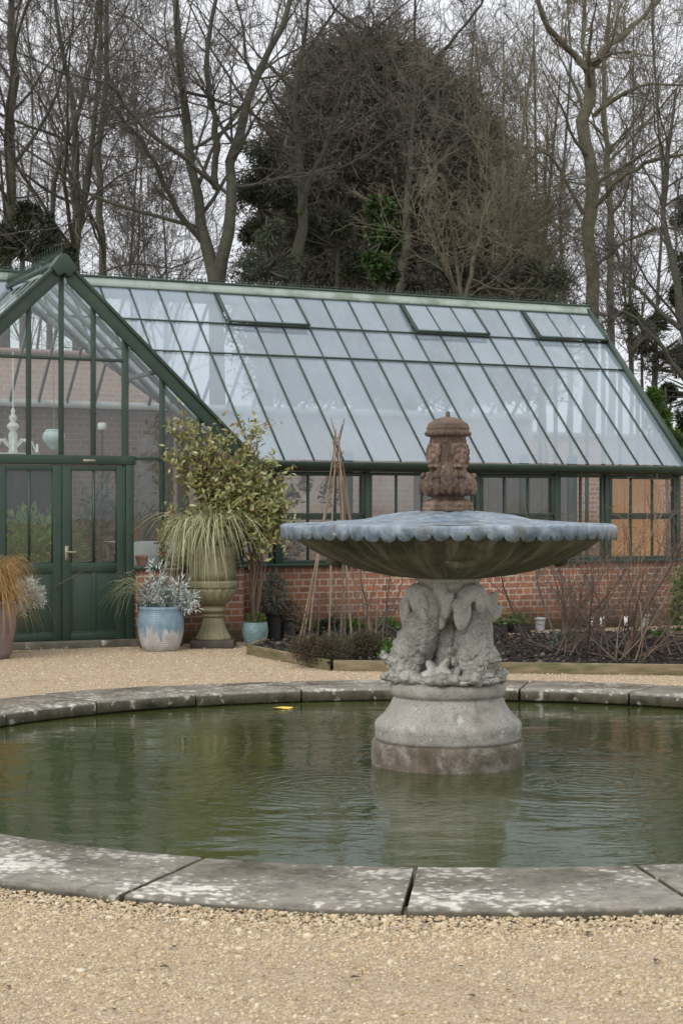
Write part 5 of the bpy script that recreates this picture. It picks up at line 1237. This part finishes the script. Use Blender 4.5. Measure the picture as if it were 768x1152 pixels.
# evergreens
def evergreen(name, label, px, Y, blobs, n, L, wd, mat, trunk_r=.12, cat='tree', up=-.1, top=None):
    t_ = thing(name, label, cat, W(px, Y)); b = W(px, Y)
    hi = max(ZY(q[1]-q[3], Y) for q in blobs)
    m = MB(); m.tubes(np.array([(0,0,0),(.05,0,hi*.4),(0,.05,hi*.75),(0,0,hi)]), np.array([trunk_r,trunk_r*.8,trunk_r*.5,.02]), 8)
    bm = MB()
    for (bx, by, rx, ry) in blobs:
        c = W(bx, Y, ZY(by, Y))-b; sx, sz = rx*Y/F, ry*Y/F
        k = 14; P = curves(np.tile(np.array((0, 0, c[2]-.3*sz)), (k, 1)), (c+rng.normal(0, .6, (k, 3))*np.array((sx, sx, sz)))-np.array((0, 0, c[2]-.3*sz)), max(.4, abs(c[0])+sx*.8)*np.ones(k), 5, .05, 0) if abs(c[0])+sx > .2 else None
        if P is not None:
            m.tubes(P, np.broadcast_to(np.linspace(.03, .008, 5), (k, 5)), 4)
        for s in range(9):
            o_ = rnd_dirs(1)[0]*np.array((sx, sx, sz))*rng.uniform(.2, .8)
            clump(bm, c+o_, np.array((sx, sx, sz))*rng.uniform(.25, .5), n//9, L, wd, up, .2, .2)
    m.build('trunk', BARK, t_, smooth=True); bm.build('crown', mat, t_)
evergreen('holly_tree', 'dark evergreen tree low behind the left of the gable', 25, 31, [(8,270,22,35),(48,265,26,26),(30,240,14,14),(70,285,18,18)], 3000, .08, .03, LEAF_DK)
evergreen('ivy_trunk', 'trunk thickly clad in bright green ivy in front of the dark dome', 430, 30, [(430,300,22,24),(432,265,19,24),(430,238,15,16)], 2000, .1, .08, LEAF_IVY)
evergreen('conifer', 'drooping grey-green conifer behind the ridge right of the twin-stemmed tree', 300, 31, [(290,300,22,18),(305,265,18,22),(325,300,16,16)], 2600, .13, .014, LEAF_CONE, up=-.9)
evergreen('dark_conifer', 'dark conifer against the left flank of the dome', 292, 36, [(280,215,26,30),(300,180,26,26),(285,255,20,22),(318,225,24,30)], 3000, .09, .025, LEAF_DK, up=-.3)
evergreen('dark_conifer', 'dark tree low in front of the dome between the conifer and the ivy', 380, 35, [(350,270,22,30),(385,250,24,30),(400,300,20,22)], 2600, .09, .025, LEAF_DK, up=-.3)
evergreen('yew_tree', 'dark green yew showing at the right edge above the greenhouse roof', 790, 33, [(770,240,24,30),(765,330,22,26),(785,290,30,40),(768,400,20,30),(752,440,14,20),(775,480,22,30)], 4500, .08, .02, LEAF_DK)
evergreen('laurel', 'yellow-green laurel bush behind the right end of the roof', 748, 28.5, [(742,470,17,22),(735,450,10,14),(760,500,16,20)], 900, .12, .045, LEAF_GR, .04, 'shrub')
low = [(500,330,'low brown thicket behind the ridge right of the ivy trunk',LEAF_BR),(560,335,'low brown thicket behind the ridge below the pale trees',LEAF_BR),(738,420,'tangled brown thicket right of the greenhouse roof slope',LEAF_BR),(722,385,'thin tangled thicket above the right slope of the roof',LEAF_CONE),(610,335,'low grey-green thicket behind the ridge left of the large trunk',LEAF_CONE)]
for px, py, lab, mt in low:
    evergreen('thicket', lab, px, 30.5, [(px,py-10,30,20),(px-15,py-30,16,16),(px+20,py-24,18,14)], 700, .1, .02, mt, .05, 'shrub')

# ------------------------------------------------------------------ light, sky, camera
w = bpy.data.worlds.new('World'); bpy.context.scene.world = w; w.use_nodes = True; nt = w.node_tree
bg = nt.nodes['Background']
sky = nt.nodes.new('ShaderNodeTexSky'); sky.sky_type = 'NISHITA'; sky.sun_disc = False; sky.sun_elevation = R(38); sky.sun_rotation = R(212); sky.dust_density = 4; sky.air_density = 1.2
hs = nt.nodes.new('ShaderNodeHueSaturation'); hs.inputs['Saturation'].default_value = .3; nt.links.new(sky.outputs[0], hs.inputs['Color'])
tc = nt.nodes.new('ShaderNodeTexCoord'); nz = nt.nodes.new('ShaderNodeTexNoise'); nz.inputs['Scale'].default_value = 2.2; nz.inputs['Detail'].default_value = 5
nt.links.new(tc.outputs['Generated'], nz.inputs['Vector'])
sx = nt.nodes.new('ShaderNodeSeparateXYZ'); nt.links.new(tc.outputs['Generated'], sx.inputs[0])
el_ = nt.nodes.new('ShaderNodeValToRGB'); nt.links.new(sx.outputs[2], el_.inputs[0])          # an overcast sky is about three times brighter overhead than low down
el_.color_ramp.elements[0].color = (8.9, 9.15, 9.7, 1); el_.color_ramp.elements[1].color = (17, 17.1, 17.6, 1)
e3 = el_.color_ramp.elements.new(.3); e3.color = (10.3, 10.5, 11.0, 1)
cl = nt.nodes.new('ShaderNodeValToRGB'); cl.color_ramp.elements[0].position = .3; cl.color_ramp.elements[0].color = (.93, .94, .96, 1); cl.color_ramp.elements[1].position = .7; cl.color_ramp.elements[1].color = (1.05, 1.04, 1.02, 1)
nt.links.new(nz.outputs['Fac'], cl.inputs[0])
rp = nt.nodes.new('ShaderNodeMix'); rp.data_type = 'RGBA'; rp.blend_type = 'MULTIPLY'; rp.inputs[0].default_value = 1; nt.links.new(el_.outputs[0], rp.inputs[6]); nt.links.new(cl.outputs[0], rp.inputs[7])
mx = nt.nodes.new('ShaderNodeMix'); mx.data_type = 'RGBA'; mx.inputs[0].default_value = .8
nt.links.new(hs.outputs[0], mx.inputs[6]); nt.links.new(rp.outputs[2], mx.inputs[7]); nt.links.new(mx.outputs[2], bg.inputs[0])
bg.inputs[1].default_value = .1
sd = bpy.data.lights.new('sun', 'SUN'); sd.energy = 1.2; sd.angle = R(25); sd.color = (1, .97, .93); so = bpy.data.objects.new('sun', sd); C.objects.link(so)
az = R(212); el = R(38); dirv = Vector((math.sin(az)*math.cos(el), math.cos(az)*math.cos(el), math.sin(el)))
so.rotation_euler = dirv.to_track_quat('Z', 'Y').to_euler()
cd = bpy.data.cameras.new('camera'); cam = bpy.data.objects.new('camera', cd); C.objects.link(cam)
cam.location = (0, 0, CAMZ); cam.rotation_euler = (R(90), 0, 0)
cd.sensor_fit = 'VERTICAL'; cd.sensor_height = 36; cd.lens = F/1152*36; cd.shift_y = (576-HZ)/1152*-1*1.0
cd.clip_end = 1500; cd.clip_start = .1
cd.dof.use_dof = True; cd.dof.focus_distance = 11.2; cd.dof.aperture_fstop = 9
sc = bpy.context.scene; sc.camera = cam
sc.view_settings.view_transform = 'Standard'; sc.view_settings.look = 'None'; sc.view_settings.gamma = 1; sc.view_settings.exposure = .12
sc.cycles.transparent_max_bounces = 16; sc.cycles.max_bounces = 8; sc.cycles.use_denoising = True
